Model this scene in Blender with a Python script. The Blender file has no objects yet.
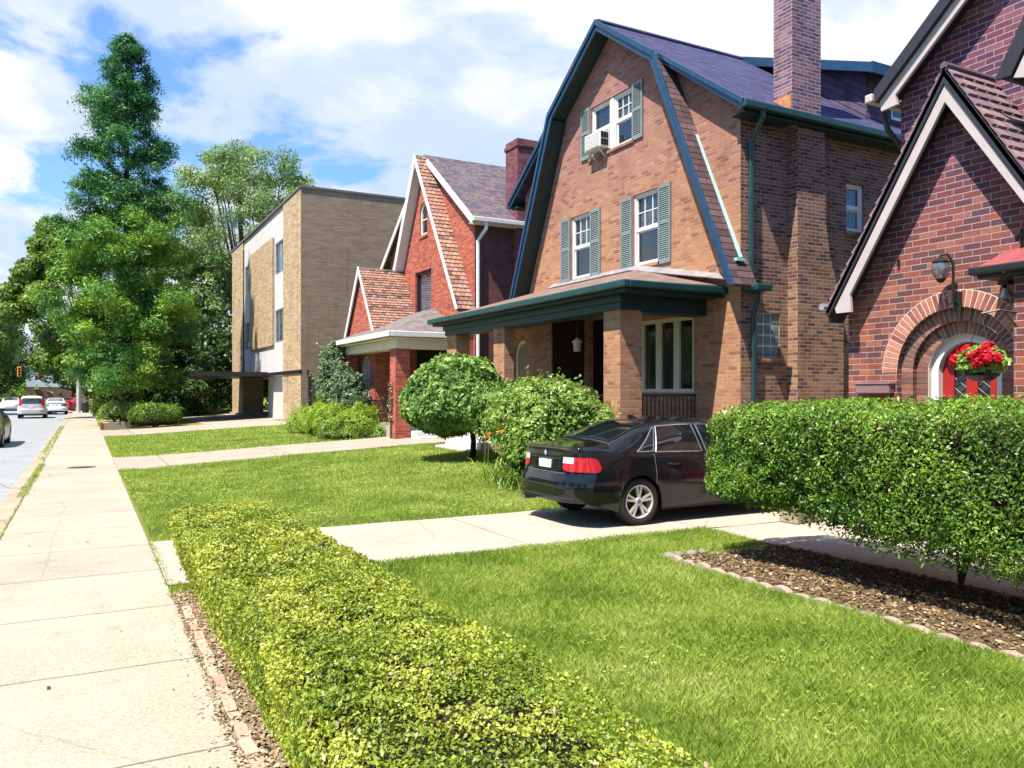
import bpy, math, random
import numpy as np
from mathutils import Vector
from mathutils.geometry import tessellate_polygon

rad = math.radians
PI = math.pi
random.seed(7)
RNG = np.random.default_rng(11)
SC = bpy.context.scene
COL = SC.collection

# ------------------------------------------------------------------ materials
def newmat(name):
    m = bpy.data.materials.new(name)
    m.use_nodes = True
    nt = m.node_tree
    nt.nodes.clear()
    out = nt.nodes.new('ShaderNodeOutputMaterial')
    return m, nt, out

class N:
    """small wrapper to write node maths"""
    def __init__(s, nt): s.nt = nt
    def node(s, t, **kw):
        n = s.nt.nodes.new(t)
        for k, v in kw.items(): setattr(n, k, v)
        return n
    def link(s, a, b): s.nt.links.new(a, b)
    def setin(s, sock, v):
        if hasattr(v, 'is_output'): s.link(v, sock)
        elif isinstance(v, (tuple, list)) and len(v) == 3 and sock.type == 'RGBA': sock.default_value = (*v, 1)
        else: sock.default_value = v
    def math(s, op, a, b=None, c=None, clamp=False):
        n = s.node('ShaderNodeMath', operation=op, use_clamp=clamp)
        s.setin(n.inputs[0], a)
        if b is not None: s.setin(n.inputs[1], b)
        if c is not None: s.setin(n.inputs[2], c)
        return n.outputs[0]
    def smooth(s, x, a, b, lo=0., hi=1.):
        n = s.node('ShaderNodeMapRange', interpolation_type='SMOOTHSTEP')
        s.setin(n.inputs[0], x)
        n.inputs[1].default_value = a; n.inputs[2].default_value = b
        n.inputs[3].default_value = lo; n.inputs[4].default_value = hi
        return n.outputs[0]
    def mix(s, f, a, b, mode='MIX'):
        n = s.node('ShaderNodeMix', data_type='RGBA', blend_type=mode)
        s.setin(n.inputs[0], f); s.setin(n.inputs[6], a); s.setin(n.inputs[7], b)
        return n.outputs[2]
    def ramp(s, f, stops, interp='LINEAR'):
        n = s.node('ShaderNodeValToRGB')
        cr = n.color_ramp; cr.interpolation = interp
        while len(cr.elements) < len(stops): cr.elements.new(.5)
        for e, (p, c) in zip(cr.elements, stops):
            e.position = p; e.color = (*c, 1)
        s.setin(n.inputs[0], f)
        return n.outputs[0]
    def noise(s, vec, scale, detail=3, rough=.55, out=0):
        n = s.node('ShaderNodeTexNoise')
        if vec is not None: s.setin(n.inputs['Vector'], vec)
        n.inputs['Scale'].default_value = scale
        n.inputs['Detail'].default_value = detail
        n.inputs['Roughness'].default_value = rough
        return n.outputs[out]
    def bump(s, h, dist, strength=1.):
        n = s.node('ShaderNodeBump')
        n.inputs['Distance'].default_value = dist
        n.inputs['Strength'].default_value = strength
        s.setin(n.inputs['Height'], h)
        return n.outputs[0]
    def pbsdf(s, col, rough=.6, spec=.4, metal=0., normal=None, **kw):
        n = s.node('ShaderNodeBsdfPrincipled')
        s.setin(n.inputs['Base Color'], col)
        s.setin(n.inputs['Roughness'], rough)
        n.inputs['Specular IOR Level'].default_value = spec
        n.inputs['Metallic'].default_value = metal
        if normal is not None: s.link(normal, n.inputs['Normal'])
        for k, v in kw.items(): s.setin(n.inputs[k], v)
        return n.outputs[0]

def solid(name, col, rough=.55, spec=.4, metal=0., vary=.12, scale=6., bump=0., **kw):
    m, nt, out = newmat(name); k = N(nt)
    tc = k.node('ShaderNodeTexCoord').outputs['Object']
    f = k.noise(tc, scale, 4, .6)
    dark = tuple(c * (1 - vary) for c in col); lite = tuple(min(1, c * (1 + vary)) for c in col)
    c = k.ramp(f, [(.3, dark), (.7, lite)])
    nb = k.bump(k.noise(tc, scale * 8, 3), bump) if bump else None
    k.link(k.pbsdf(c, rough, spec, metal, nb, **kw), out.inputs[0])
    return m

def brick_mat(name, tones, mortar, bw=.2, bh=.0715, mw=.010, bump=.006, stain=(.25, .7), stainc=(.6, .55, .5), rough=.85, plum=None):
    """running bond laid out on the metre UVs"""
    m, nt, out = newmat(name); k = N(nt)
    uv = k.node('ShaderNodeUVMap').outputs[0]
    sep = k.node('ShaderNodeSeparateXYZ'); k.link(uv, sep.inputs[0])
    u, v = sep.outputs[0], sep.outputs[1]
    vr = k.math('DIVIDE', v, bh)
    row = k.math('FLOOR', vr)
    sh = k.math('MULTIPLY', k.math('MODULO', k.math('ABSOLUTE', row), 2.), .5)
    wob = k.node('ShaderNodeTexWhiteNoise', noise_dimensions='1D'); k.link(row, wob.inputs['W'])
    cu = k.math('ADD', k.math('ADD', k.math('DIVIDE', u, bw), sh), k.math('MULTIPLY', wob.outputs[0], .12))
    colm = k.math('FLOOR', cu)
    fu = k.math('FRACT', cu); fv = k.math('FRACT', vr)
    du = k.math('MULTIPLY', k.math('MINIMUM', fu, k.math('SUBTRACT', 1., fu)), bw)
    dv = k.math('MULTIPLY', k.math('MINIMUM', fv, k.math('SUBTRACT', 1., fv)), bh)
    d = k.math('MINIMUM', du, dv)
    tc = k.node('ShaderNodeTexCoord').outputs['Object']
    d = k.math('ADD', d, k.math('MULTIPLY', k.math('SUBTRACT', k.noise(tc, 40., 2), .5), .004))
    mask = k.smooth(d, mw * .5 - .0015, mw * .5 + .002)
    cv = k.node('ShaderNodeCombineXYZ'); k.link(colm, cv.inputs[0]); k.link(row, cv.inputs[1])
    wn = k.node('ShaderNodeTexWhiteNoise', noise_dimensions='2D'); k.link(cv.outputs[0], wn.inputs['Vector'])
    n = len(tones)
    c = k.ramp(wn.outputs[0], [(i / n, t) for i, t in enumerate(tones)], 'CONSTANT')
    c = k.mix(.35, c, k.ramp(k.noise(tc, 30., 3), [(.3, (.25, .25, .25)), (.7, (.75, .75, .75))]), 'OVERLAY')
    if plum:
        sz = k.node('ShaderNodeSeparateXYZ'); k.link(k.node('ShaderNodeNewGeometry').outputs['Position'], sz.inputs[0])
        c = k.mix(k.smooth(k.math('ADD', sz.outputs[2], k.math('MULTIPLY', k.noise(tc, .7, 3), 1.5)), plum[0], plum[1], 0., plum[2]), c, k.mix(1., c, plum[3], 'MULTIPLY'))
    c = k.mix(mask, mortar, c)
    st = k.noise(tc, .8, 5, .65)
    c = k.mix(k.smooth(st, stain[0] + .2, stain[1] + .1, 0., .6), c, k.mix(1., c, stainc, 'MULTIPLY'))
    mp = k.node('ShaderNodeMapping'); mp.inputs['Scale'].default_value = (2.6, 2.6, .22); k.link(k.node('ShaderNodeNewGeometry').outputs['Position'], mp.inputs[0])
    c = k.mix(k.smooth(k.noise(mp.outputs[0], 1., 5, .6), .55, .75, 0., .55), c, k.mix(1., c, (.58, .55, .54), 'MULTIPLY'))
    h = k.math('ADD', mask, k.math('MULTIPLY', k.noise(tc, 60., 3), .35))
    k.link(k.pbsdf(c, rough, .25, 0., k.bump(h, bump)), out.inputs[0])
    return m

def shingle_mat(name, tones, bw=.3, bh=.14, rough=.9, gap=.004, bump=.012, lichen=None):
    m, nt, out = newmat(name); k = N(nt)
    uv = k.node('ShaderNodeUVMap').outputs[0]
    sep = k.node('ShaderNodeSeparateXYZ'); k.link(uv, sep.inputs[0])
    u, v = sep.outputs[0], sep.outputs[1]
    vr = k.math('DIVIDE', v, bh); row = k.math('FLOOR', vr)
    wob = k.node('ShaderNodeTexWhiteNoise', noise_dimensions='1D'); k.link(row, wob.inputs['W'])
    cu = k.math('ADD', k.math('DIVIDE', u, bw), k.math('MULTIPLY', wob.outputs[0], 3.7))
    colm = k.math('FLOOR', cu); fu = k.math('FRACT', cu); fv = k.math('FRACT', vr)
    cv = k.node('ShaderNodeCombineXYZ'); k.link(colm, cv.inputs[0]); k.link(row, cv.inputs[1])
    wn = k.node('ShaderNodeTexWhiteNoise', noise_dimensions='2D'); k.link(cv.outputs[0], wn.inputs['Vector'])
    n = len(tones)
    c = k.ramp(wn.outputs[0], [(i / n, t) for i, t in enumerate(tones)], 'CONSTANT')
    tc = k.node('ShaderNodeTexCoord').outputs['Object']
    c = k.mix(.4, c, k.ramp(k.noise(tc, 3., 5), [(.3, (.3, .3, .3)), (.7, (.7, .7, .7))]), 'OVERLAY')
    du = k.math('MULTIPLY', k.math('MINIMUM', fu, k.math('SUBTRACT', 1., fu)), bw)
    slot = k.smooth(du, gap * .5, gap * 1.5)
    butt = k.smooth(fv, .02, .14)
    mk = k.math('MULTIPLY', slot, butt)
    c = k.mix(mk, tuple(x * .35 for x in tones[0]), c)
    h = k.math('MULTIPLY', k.math('SUBTRACT', 1., fv), mk)
    h = k.math('ADD', h, k.math('MULTIPLY', k.noise(tc, 90., 2), .15))
    k.link(k.pbsdf(c, rough, .2, 0., k.bump(h, bump)), out.inputs[0])
    return m

def leaf_mat(name, stops, rough=.45, trans=.35, spec=.35, nscale=1.2, nmix=.45, ztint=None):
    m, nt, out = newmat(name); k = N(nt)
    at = k.node('ShaderNodeAttribute', attribute_name='rnd').outputs['Fac']
    tc = k.node('ShaderNodeTexCoord').outputs['Object']
    f = k.math('ADD', k.math('MULTIPLY', at, 1 - nmix), k.math('MULTIPLY', k.smooth(k.noise(tc, nscale, 3), .3, .7), nmix))
    c = k.ramp(f, stops)
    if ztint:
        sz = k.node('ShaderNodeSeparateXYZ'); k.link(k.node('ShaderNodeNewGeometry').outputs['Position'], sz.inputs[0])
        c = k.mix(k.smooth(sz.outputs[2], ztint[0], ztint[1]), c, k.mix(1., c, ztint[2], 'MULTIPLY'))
    p = k.pbsdf(c, rough, spec)
    t = k.node('ShaderNodeBsdfTranslucent')
    k.link(k.mix(1., c, (1.0, 1.0, .45), 'MULTIPLY'), t.inputs[0])
    mx = k.node('ShaderNodeMixShader'); mx.inputs[0].default_value = trans
    k.link(p, mx.inputs[1]); k.link(t.outputs[0], mx.inputs[2])
    k.link(mx.outputs[0], out.inputs[0])
    return m

def attr_mat(name, stops, rough=.8, spec=.3, bump=.004, nscale=25.):
    m, nt, out = newmat(name); k = N(nt)
    at = k.node('ShaderNodeAttribute', attribute_name='rnd').outputs['Fac']
    tc = k.node('ShaderNodeTexCoord').outputs['Object']
    c = k.ramp(at, stops)
    c = k.mix(.35, c, k.ramp(k.noise(tc, nscale, 4), [(.3, (.28, .28, .28)), (.7, (.72, .72, .72))]), 'OVERLAY')
    k.link(k.pbsdf(c, rough, spec, 0., k.bump(k.noise(tc, nscale * 2, 3), bump)), out.inputs[0])
    return m

def glass_mat(name, tint=(.02, .025, .03), clear=.45, rough=.03, refl=.05):
    m, nt, out = newmat(name); k = N(nt)
    p = k.pbsdf(tint, rough, .6)
    t = k.node('ShaderNodeBsdfTransparent'); t.inputs[0].default_value = (.85, .9, .92, 1)
    g = k.node('ShaderNodeBsdfGlossy'); g.inputs['Roughness'].default_value = rough
    g.inputs[0].default_value = (.9, .95, 1, 1)
    fr = k.node('ShaderNodeLayerWeight'); fr.inputs[0].default_value = .5
    mx = k.node('ShaderNodeMixShader'); mx.inputs[0].default_value = clear
    k.link(p, mx.inputs[1]); k.link(t.outputs[0], mx.inputs[2])
    m2 = k.node('ShaderNodeMixShader'); k.link(k.math('ADD', k.math('MULTIPLY', k.math('POWER', fr.outputs[1], 4.), .75), refl), m2.inputs[0])
    k.link(mx.outputs[0], m2.inputs[1]); k.link(g.outputs[0], m2.inputs[2])
    k.link(m2.outputs[0], out.inputs[0])
    return m

def concrete_mat(name, c0, c1, joint=None, joint_axis=1, off=0., stainc=(.5, .45, .38), cracks=.5, rough=.85, fleck=.25):
    m, nt, out = newmat(name); k = N(nt)
    tc = k.node('ShaderNodeTexCoord').outputs['Object']
    c = k.ramp(k.noise(tc, .9, 6, .65), [(.3, c0), (.7, c1)])
    c = k.mix(fleck, c, k.ramp(k.noise(tc, 70., 2), [(.35, (.3, .3, .3)), (.65, (.7, .7, .7))]), 'OVERLAY')
    st = k.smooth(k.noise(tc, 2.3, 6, .7), .52, .74, 0., .6)
    c = k.mix(st, c, k.mix(1., c, stainc, 'MULTIPLY'))
    h = k.noise(tc, 60., 3)
    sep = k.node('ShaderNodeSeparateXYZ'); k.link(tc, sep.inputs[0])
    if joint:
        w = k.math('ADD', sep.outputs[joint_axis], k.math('MULTIPLY', k.math('SUBTRACT', k.noise(tc, 3., 3), .5), .02))
        f = k.math('FRACT', k.math('DIVIDE', k.math('ADD', w, off + 1000 * joint), joint))
        dd = k.math('MULTIPLY', k.math('MINIMUM', f, k.math('SUBTRACT', 1., f)), joint)
        jm = k.smooth(dd, .003, .012)
        c = k.mix(jm, (.16, .13, .08), c)
        idn = k.node('ShaderNodeTexWhiteNoise', noise_dimensions='1D')
        k.link(k.math('FLOOR', k.math('DIVIDE', k.math('ADD', sep.outputs[joint_axis], off + 1000 * joint), joint)), idn.inputs['W'])
        c = k.mix(.2, c, k.ramp(idn.outputs[0], [(0., (.38, .38, .38)), (1., (.62, .62, .62))]), 'OVERLAY')
        h = k.math('ADD', h, k.math('MULTIPLY', jm, 2.))
    if cracks:
        vo = k.node('ShaderNodeTexVoronoi', feature='DISTANCE_TO_EDGE'); vo.inputs['Scale'].default_value = .22
        k.link(k.mix(.12, tc, k.noise(tc, 1.4, 4, .6, 1)), vo.inputs['Vector'])
        ck = k.smooth(vo.outputs[0], .0008, .003)
        c = k.mix(k.math('MULTIPLY', k.math('SUBTRACT', 1., ck), cracks), c, (.10, .08, .06))
    k.link(k.pbsdf(c, rough, .25, 0., k.bump(h, .004)), out.inputs[0])
    return m

# ------------------------------------------------------------------ mesh builder
class MB:
    def __init__(s): s.v = []; s.f = []; s.r = []; s.m = []; s.cur = 0
    def face(s, pts, r=0.):
        b = len(s.v); s.v.extend([tuple(p) for p in pts]); s.f.append(tuple(range(b, b + len(pts)))); s.r.append(r); s.m.append(s.cur)
    def mesh(s, vs, fs, r=0.):
        b = len(s.v); s.v.extend([tuple(p) for p in vs])
        for f in fs: s.f.append(tuple(i + b for i in f)); s.r.append(r); s.m.append(s.cur)
    def box(s, x0, x1, y0, y1, z0, z1, r=0.):
        if x0 > x1: x0, x1 = x1, x0
        if y0 > y1: y0, y1 = y1, y0
        if z0 > z1: z0, z1 = z1, z0
        vs = [(x0, y0, z0), (x1, y0, z0), (x1, y1, z0), (x0, y1, z0), (x0, y0, z1), (x1, y0, z1), (x1, y1, z1), (x0, y1, z1)]
        s.mesh(vs, [(0, 3, 2, 1), (4, 5, 6, 7), (0, 1, 5, 4), (1, 2, 6, 5), (2, 3, 7, 6), (3, 0, 4, 7)], r)
    def slab(s, pts, t, r=0.):
        """planar polygon given counter-clockwise seen from outside, thickened inwards by t"""
        P = [Vector(p) for p in pts]
        n = Vector((0, 0, 0))
        for i in range(len(P)):
            a, b = P[i], P[(i + 1) % len(P)]
            n += Vector(((a.y - b.y) * (a.z + b.z), (a.z - b.z) * (a.x + b.x), (a.x - b.x) * (a.y + b.y)))
        n.normalize()
        Q = [p - n * t for p in P]
        tri = tessellate_polygon([P])
        k = len(P)
        vs = P + Q
        fs = []
        for a, b, c in tri:
            nn = (P[b] - P[a]).cross(P[c] - P[a])
            if nn.dot(n) < 0: a, c = c, a
            fs.append((a, b, c)); fs.append((c + k, b + k, a + k))
        if k == 4: fs = [(0, 1, 2, 3), (7, 6, 5, 4)]
        for i in range(k):
            j = (i + 1) % k
            fs.append((i, i + k, j + k, j))
        s.mesh(vs, fs, r)
    def tube(s, path, rad_, n=8, r=0., cap=True):
        P = [Vector(p) for p in path]
        R = rad_ if isinstance(rad_, (list, tuple)) else [rad_] * len(P)
        base = len(s.v); ref = None
        for i, p in enumerate(P):
            t = (P[min(i + 1, len(P) - 1)] - P[max(i - 1, 0)]).normalized()
            if ref is None:
                ref = Vector((0, 0, 1)) if abs(t.z) < .9 else Vector((1, 0, 0))
            a = t.cross(ref).normalized(); b = a.cross(t).normalized(); ref = b
            for j in range(n):
                th = 2 * PI * j / n
                s.v.append(tuple(p + (a * math.cos(th) + b * math.sin(th)) * R[i]))
        for i in range(len(P) - 1):
            for j in range(n):
                a0 = base + i * n + j; a1 = base + i * n + (j + 1) % n
                s.f.append((a0, a1, a1 + n, a0 + n)); s.r.append(r); s.m.append(s.cur)
        if cap:
            s.f.append(tuple(base + j for j in range(n))[::-1]); s.r.append(r); s.m.append(s.cur)
            e = base + (len(P) - 1) * n
            s.f.append(tuple(e + j for j in range(n))); s.r.append(r); s.m.append(s.cur)
    def lathe(s, prof, c=(0, 0, 0), axis='z', n=24, r=0.):
        base = len(s.v)
        for (q, h) in prof:
            for j in range(n):
                th = 2 * PI * j / n
                a, b = q * math.cos(th), q * math.sin(th)
                p = {'z': (a, b, h), 'y': (a, h, b), 'x': (h, a, b)}[axis]
                s.v.append((p[0] + c[0], p[1] + c[1], p[2] + c[2]))
        for i in range(len(prof) - 1):
            for j in range(n):
                a0 = base + i * n + j; a1 = base + i * n + (j + 1) % n
                s.f.append((a0, a1, a1 + n, a0 + n)); s.r.append(r); s.m.append(s.cur)
    def grid(s, P, r=0., flip=False):
        ni, nj = len(P), len(P[0]); b = len(s.v)
        for row in P: s.v.extend([tuple(p) for p in row])
        for i in range(ni - 1):
            for j in range(nj - 1):
                q = (b + i * nj + j, b + (i + 1) * nj + j, b + (i + 1) * nj + j + 1, b + i * nj + j + 1)
                s.f.append(q[::-1] if flip else q); s.r.append(r); s.m.append(s.cur)
    def build(s, name, mats, parent=None, local=False, smooth=False, bevel=0., merge=False):
        me = bpy.data.meshes.new(name)
        off = np.zeros(3)
        if parent is not None and not local: off = np.array(wloc(parent))
        V = np.array(s.v, dtype=np.float64).reshape(-1, 3)
        me.from_pydata((V - off).tolist(), [], s.f)
        uvify(me, V)
        if s.r and any(s.r):
            a = me.attributes.new('rnd', 'FLOAT', 'FACE'); a.data.foreach_set('value', np.array(s.r, dtype=np.float32))
        if not isinstance(mats, (list, tuple)): mats = [mats]
        for m in mats: me.materials.append(m)
        if any(s.m): me.polygons.foreach_set('material_index', np.array(s.m, dtype=np.int32))
        if merge:
            import bmesh
            bm = bmesh.new(); bm.from_mesh(me); bmesh.ops.remove_doubles(bm, verts=bm.verts, dist=.0006)
            bmesh.ops.recalc_face_normals(bm, faces=bm.faces)
            bm.to_mesh(me); bm.free()
        if smooth: me.polygons.foreach_set('use_smooth', np.ones(len(me.polygons), dtype=bool))
        me.update()
        o = bpy.data.objects.new(name, me); COL.objects.link(o)
        if parent is not None: o.parent = parent
        if bevel:
            b = o.modifiers.new('edge', 'BEVEL'); b.width = bevel; b.segments = 2; b.limit_method = 'ANGLE'; b.angle_limit = rad(50)
        return o

def wloc(o):
    l = np.zeros(3)
    while o is not None:
        l += np.array(o.location); o = o.parent
    return l

def uvify(me, V):
    n = len(me.polygons)
    if n == 0: return
    uvl = me.uv_layers.new(name='UVMap')
    nrm = np.empty(n * 3); me.polygons.foreach_get('normal', nrm); nrm = nrm.reshape(-1, 3)
    tot = np.empty(n, dtype=np.int32); me.polygons.foreach_get('loop_total', tot)
    li = np.empty(len(me.loops), dtype=np.int32); me.loops.foreach_get('vertex_index', li)
    N_ = np.repeat(nrm, tot, axis=0)
    P = V[li]
    T = np.stack([-N_[:, 1], N_[:, 0], np.zeros(len(N_))], 1)
    L = np.linalg.norm(T, axis=1)
    flat = L < .08
    T[flat] = (1, 0, 0); L[flat] = 1
    T /= L[:, None]
    U = np.cross(N_, T)
    U[flat] = (0, 1, 0)
    T = np.where((np.abs(T[:, :1]) > np.abs(T[:, 1:2])) & (T[:, :1] < 0), -T, T)
    uv = np.stack([(P * T).sum(1), (P * U).sum(1)], 1)
    uvl.data.foreach_set('uv', uv.astype(np.float32).ravel())

def quads(name, Q, rnd, mat, parent=None, local=False, smooth=False):
    """Q: (n,k,3) array of separate polygons (k = 3 or 4)"""
    n, k = Q.shape[:2]
    off = np.zeros(3) if (parent is None or local) else wloc(parent)
    me = bpy.data.meshes.new(name)
    me.vertices.add(n * k); me.vertices.foreach_set('co', (Q.reshape(-1, 3) - off).astype(np.float32).ravel())
    me.loops.add(n * k); me.loops.foreach_set('vertex_index', np.arange(n * k, dtype=np.int32))
    me.polygons.add(n); me.polygons.foreach_set('loop_start', np.arange(0, n * k, k, dtype=np.int32))
    me.update(calc_edges=True)
    a = me.attributes.new('rnd', 'FLOAT', 'FACE'); a.data.foreach_set('value', rnd.astype(np.float32))
    me.materials.append(mat)
    o = bpy.data.objects.new(name, me); COL.objects.link(o)
    if parent is not None: o.parent = parent
    return o

# ------------------------------------------------------------------ naming helpers
def thing(name, label, cat, loc=(0, 0, 0), rotz=0., group=None):
    o = bpy.data.objects.new(name, None); COL.objects.link(o)
    o.location = loc; o.rotation_euler = (0, 0, rotz); o.empty_display_size = .2
    o['label'] = label; o['category'] = cat
    if group: o['group'] = group
    return o
def tag(o, label, cat, group=None, kind=None):
    o['label'] = label; o['category'] = cat
    if group: o['group'] = group
    if kind: o['kind'] = kind
    return o
def struct(o, label=None, cat=None):
    o['kind'] = 'structure'
    if label: o['label'] = label
    if cat: o['category'] = cat
    return o

# wall-plane helpers: axis 'x' -> plane x = p facing -x, coords (y, z);  axis 'y' -> plane y = p facing -y, coords (x, z)
def pt(axis, p, a, z, d=0.):
    return (p + d, a, z) if axis == 'x' else (a, p + d, z)
def abox(mb, axis, p, a0, a1, z0, z1, d0, d1, r=0.):
    if axis == 'x': mb.box(p + d0, p + d1, a0, a1, z0, z1, r)
    else: mb.box(a0, a1, p + d0, p + d1, z0, z1, r)
def rect(a0, a1, z0, z1): return [(a0, z0), (a1, z0), (a1, z1), (a0, z1)]
def arch(a0, a1, z0, zs, n=14):
    r = (a1 - a0) / 2; c = (a0 + a1) / 2
    return [(a0, z0), (a1, z0)] + [(c + r * math.cos(PI * i / n), zs + r * math.sin(PI * i / n)) for i in range(n + 1)]
def wall(mb, axis, p, outline, holes=(), reveal=.12, thick=0.):
    loops = [[Vector((a, z, 0)) for a, z in outline]] + [[Vector((a, z, 0)) for a, z in h] for h in holes]
    flat = [q for l in loops for q in l]
    tri = tessellate_polygon(loops)
    vs = [pt(axis, p, q.x, q.y) for q in flat]
    want = Vector((-1, 0, 0)) if axis == 'x' else Vector((0, -1, 0))
    fs = []
    for a, b, c in tri:
        n = (Vector(vs[b]) - Vector(vs[a])).cross(Vector(vs[c]) - Vector(vs[a]))
        fs.append((a, b, c) if n.dot(want) > 0 else (c, b, a))
    mb.mesh(vs, fs)
    for h in holes:
        for i in range(len(h)):
            (a0, z0), (a1, z1) = h[i], h[(i + 1) % len(h)]
            mb.face([pt(axis, p, a0, z0), pt(axis, p, a1, z1), pt(axis, p, a1, z1, reveal), pt(axis, p, a0, z0, reveal)])
def strip2d(p0, p1, w):
    """quad under the line p0-p1 (perpendicular offset w, downwards)"""
    d = Vector((p1[0] - p0[0], p1[1] - p0[1])).normalized()
    n = Vector((d.y, -d.x))
    if n.y > 0: n = -n
    return [p0, p1, (p1[0] + n.x * w, p1[1] + n.y * w), (p0[0] + n.x * w, p0[1] + n.y * w)]
def extr(mb, axis, poly, p, d0, d1, r=0.):
    """extrude polygon in the wall plane from depth d0 to d1"""
    A = [Vector(pt(axis, p, a, z, d0)) for a, z in poly]; B = [Vector(pt(axis, p, a, z, d1)) for a, z in poly]
    k = len(A)
    tri = tessellate_polygon([A])
    fs = [(0, 1, 2, 3), (7, 6, 5, 4)] if k == 4 else [t for t in tri] + [(c + k, b + k, a + k) for a, b, c in tri]
    for i in range(k): fs.append((i, i + k, (i + 1) % k + k, (i + 1) % k))
    import bmesh
    base = len(mb.v)
    # fix winding with a tiny bmesh
    bm = bmesh.new(); V = [bm.verts.new(q) for q in A + B]
    for f in fs:
        try: bm.faces.new([V[i] for i in f])
        except ValueError: pass
    bmesh.ops.recalc_face_normals(bm, faces=bm.faces)
    bm.verts.index_update()
    mb.mesh([v.co[:] for v in bm.verts], [tuple(v.index for v in f.verts) for f in bm.faces], r)
    bm.free()

# ------------------------------------------------------------------ terrain
def sstep(a, b, x):
    t = min(1., max(0., (x - a) / (b - a))); return t * t * (3 - 2 * t)
def gz(x, y):
    return .052 * max(0., min(x, 11.) - 1.3) * sstep(10.8, 15.5, y)
def gz_np(x, y):
    t = np.clip((y - 10.8) / 4.7, 0, 1); t = t * t * (3 - 2 * t)
    return .052 * np.clip(np.minimum(x, 11.) - 1.3, 0, None) * t

def fnoise(P, scale, seed, n=9):
    r = np.random.default_rng(seed)
    out = np.zeros(len(P))
    for i in range(n):
        k = r.normal(size=3); k /= np.linalg.norm(k)
        out += np.sin(P @ (k * scale * r.uniform(.6, 1.9)) + r.uniform(0, 6.28))
    return out / n * 1.6
def unit(v): return v / np.maximum(np.linalg.norm(v, axis=1, keepdims=True), 1e-9)

def leaves(P, Nrm, size, aspect=.55, jit=.8, rng=RNG, sizevar=.3, droop=0., fold=.12):
    """rhombic leaf quads at P, facing roughly Nrm"""
    n = len(P)
    nn = unit(Nrm + rng.normal(size=(n, 3)) * jit)
    t = unit(np.cross(nn, unit(rng.normal(size=(n, 3)))))
    if droop: t = unit(t + np.array([0, 0, -droop])); nn = unit(np.cross(np.cross(t, nn), t))
    b = np.cross(nn, t)
    L = (size * rng.uniform(1 - sizevar, 1 + sizevar, n))[:, None]
    W = L * aspect
    p0 = P - t * L * .5; p2 = P + t * L * .5
    f = nn * W * fold
    p1 = P + b * W * .5 - t * L * .06 + f; p3 = P - b * W * .5 - t * L * .06 + f
    return np.stack([p0, p1, p2, p3], 1)
# ------------------------------------------------------------------ palette
M = {}
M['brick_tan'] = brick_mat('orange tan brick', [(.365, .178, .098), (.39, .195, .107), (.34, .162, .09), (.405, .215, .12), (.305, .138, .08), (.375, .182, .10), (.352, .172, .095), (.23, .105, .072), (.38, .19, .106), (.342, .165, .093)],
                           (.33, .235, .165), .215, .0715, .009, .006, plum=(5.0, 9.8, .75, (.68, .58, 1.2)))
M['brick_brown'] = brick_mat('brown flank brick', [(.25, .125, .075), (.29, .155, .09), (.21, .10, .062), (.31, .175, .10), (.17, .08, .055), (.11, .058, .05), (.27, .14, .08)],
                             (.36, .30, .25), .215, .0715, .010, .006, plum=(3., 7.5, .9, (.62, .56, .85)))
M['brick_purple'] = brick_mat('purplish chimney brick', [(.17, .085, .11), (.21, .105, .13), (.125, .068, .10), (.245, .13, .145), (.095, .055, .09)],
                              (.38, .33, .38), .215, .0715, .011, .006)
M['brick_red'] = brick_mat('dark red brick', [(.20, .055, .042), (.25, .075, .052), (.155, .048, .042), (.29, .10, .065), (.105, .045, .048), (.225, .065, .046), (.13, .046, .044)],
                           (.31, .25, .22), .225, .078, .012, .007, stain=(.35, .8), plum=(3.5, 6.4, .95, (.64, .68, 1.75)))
M['brick_orange'] = brick_mat('red orange brick', [(.33, .075, .05), (.37, .095, .06), (.29, .065, .045), (.40, .115, .075), (.26, .055, .04)],
                              (.40, .20, .14), .215, .0715, .008, .004)
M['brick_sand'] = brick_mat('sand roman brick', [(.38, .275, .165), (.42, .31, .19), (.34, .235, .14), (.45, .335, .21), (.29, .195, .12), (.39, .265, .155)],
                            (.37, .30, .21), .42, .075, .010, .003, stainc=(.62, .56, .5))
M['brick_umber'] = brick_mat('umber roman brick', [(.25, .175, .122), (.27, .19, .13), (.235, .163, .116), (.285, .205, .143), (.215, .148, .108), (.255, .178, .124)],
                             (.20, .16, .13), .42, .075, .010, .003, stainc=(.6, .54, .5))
M['roof_blue'] = shingle_mat('slate blue shingle', [(.040, .040, .098), (.048, .047, .112), (.034, .034, .085), (.055, .054, .125), (.044, .042, .10)], .30, .14, bump=.010)
M['shingle_plum'] = shingle_mat('plum brown shingle', [(.085, .052, .056), (.105, .065, .067), (.072, .045, .052), (.118, .075, .076)], .30, .15)
M['shingle_dormer'] = shingle_mat('plum slate siding', [(.085, .06, .10), (.10, .072, .115), (.07, .052, .085)], .30, .14, bump=.02)
M['roof_pink'] = shingle_mat('faded rose shingle', [(.19, .125, .105), (.215, .142, .118), (.165, .11, .092)], .30, .14)
M['roof_gray'] = shingle_mat('mottled gray slate', [(.095, .08, .10), (.12, .098, .115), (.075, .062, .085), (.135, .105, .115), (.085, .072, .098), (.11, .092, .115), (.155, .10, .095)], .2, .12)
M['roof_asphalt'] = shingle_mat('gray asphalt shingle', [(.165, .14, .135), (.185, .155, .15), (.145, .122, .12)], .3, .14, bump=.006)
M['tile'] = attr_mat('weathered clay tile', [(0., (.06, .045, .05)), (.3, (.20, .12, .10)), (.55, (.33, .165, .115)), (.8, (.40, .23, .17)), (1., (.28, .20, .18))])
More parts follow.
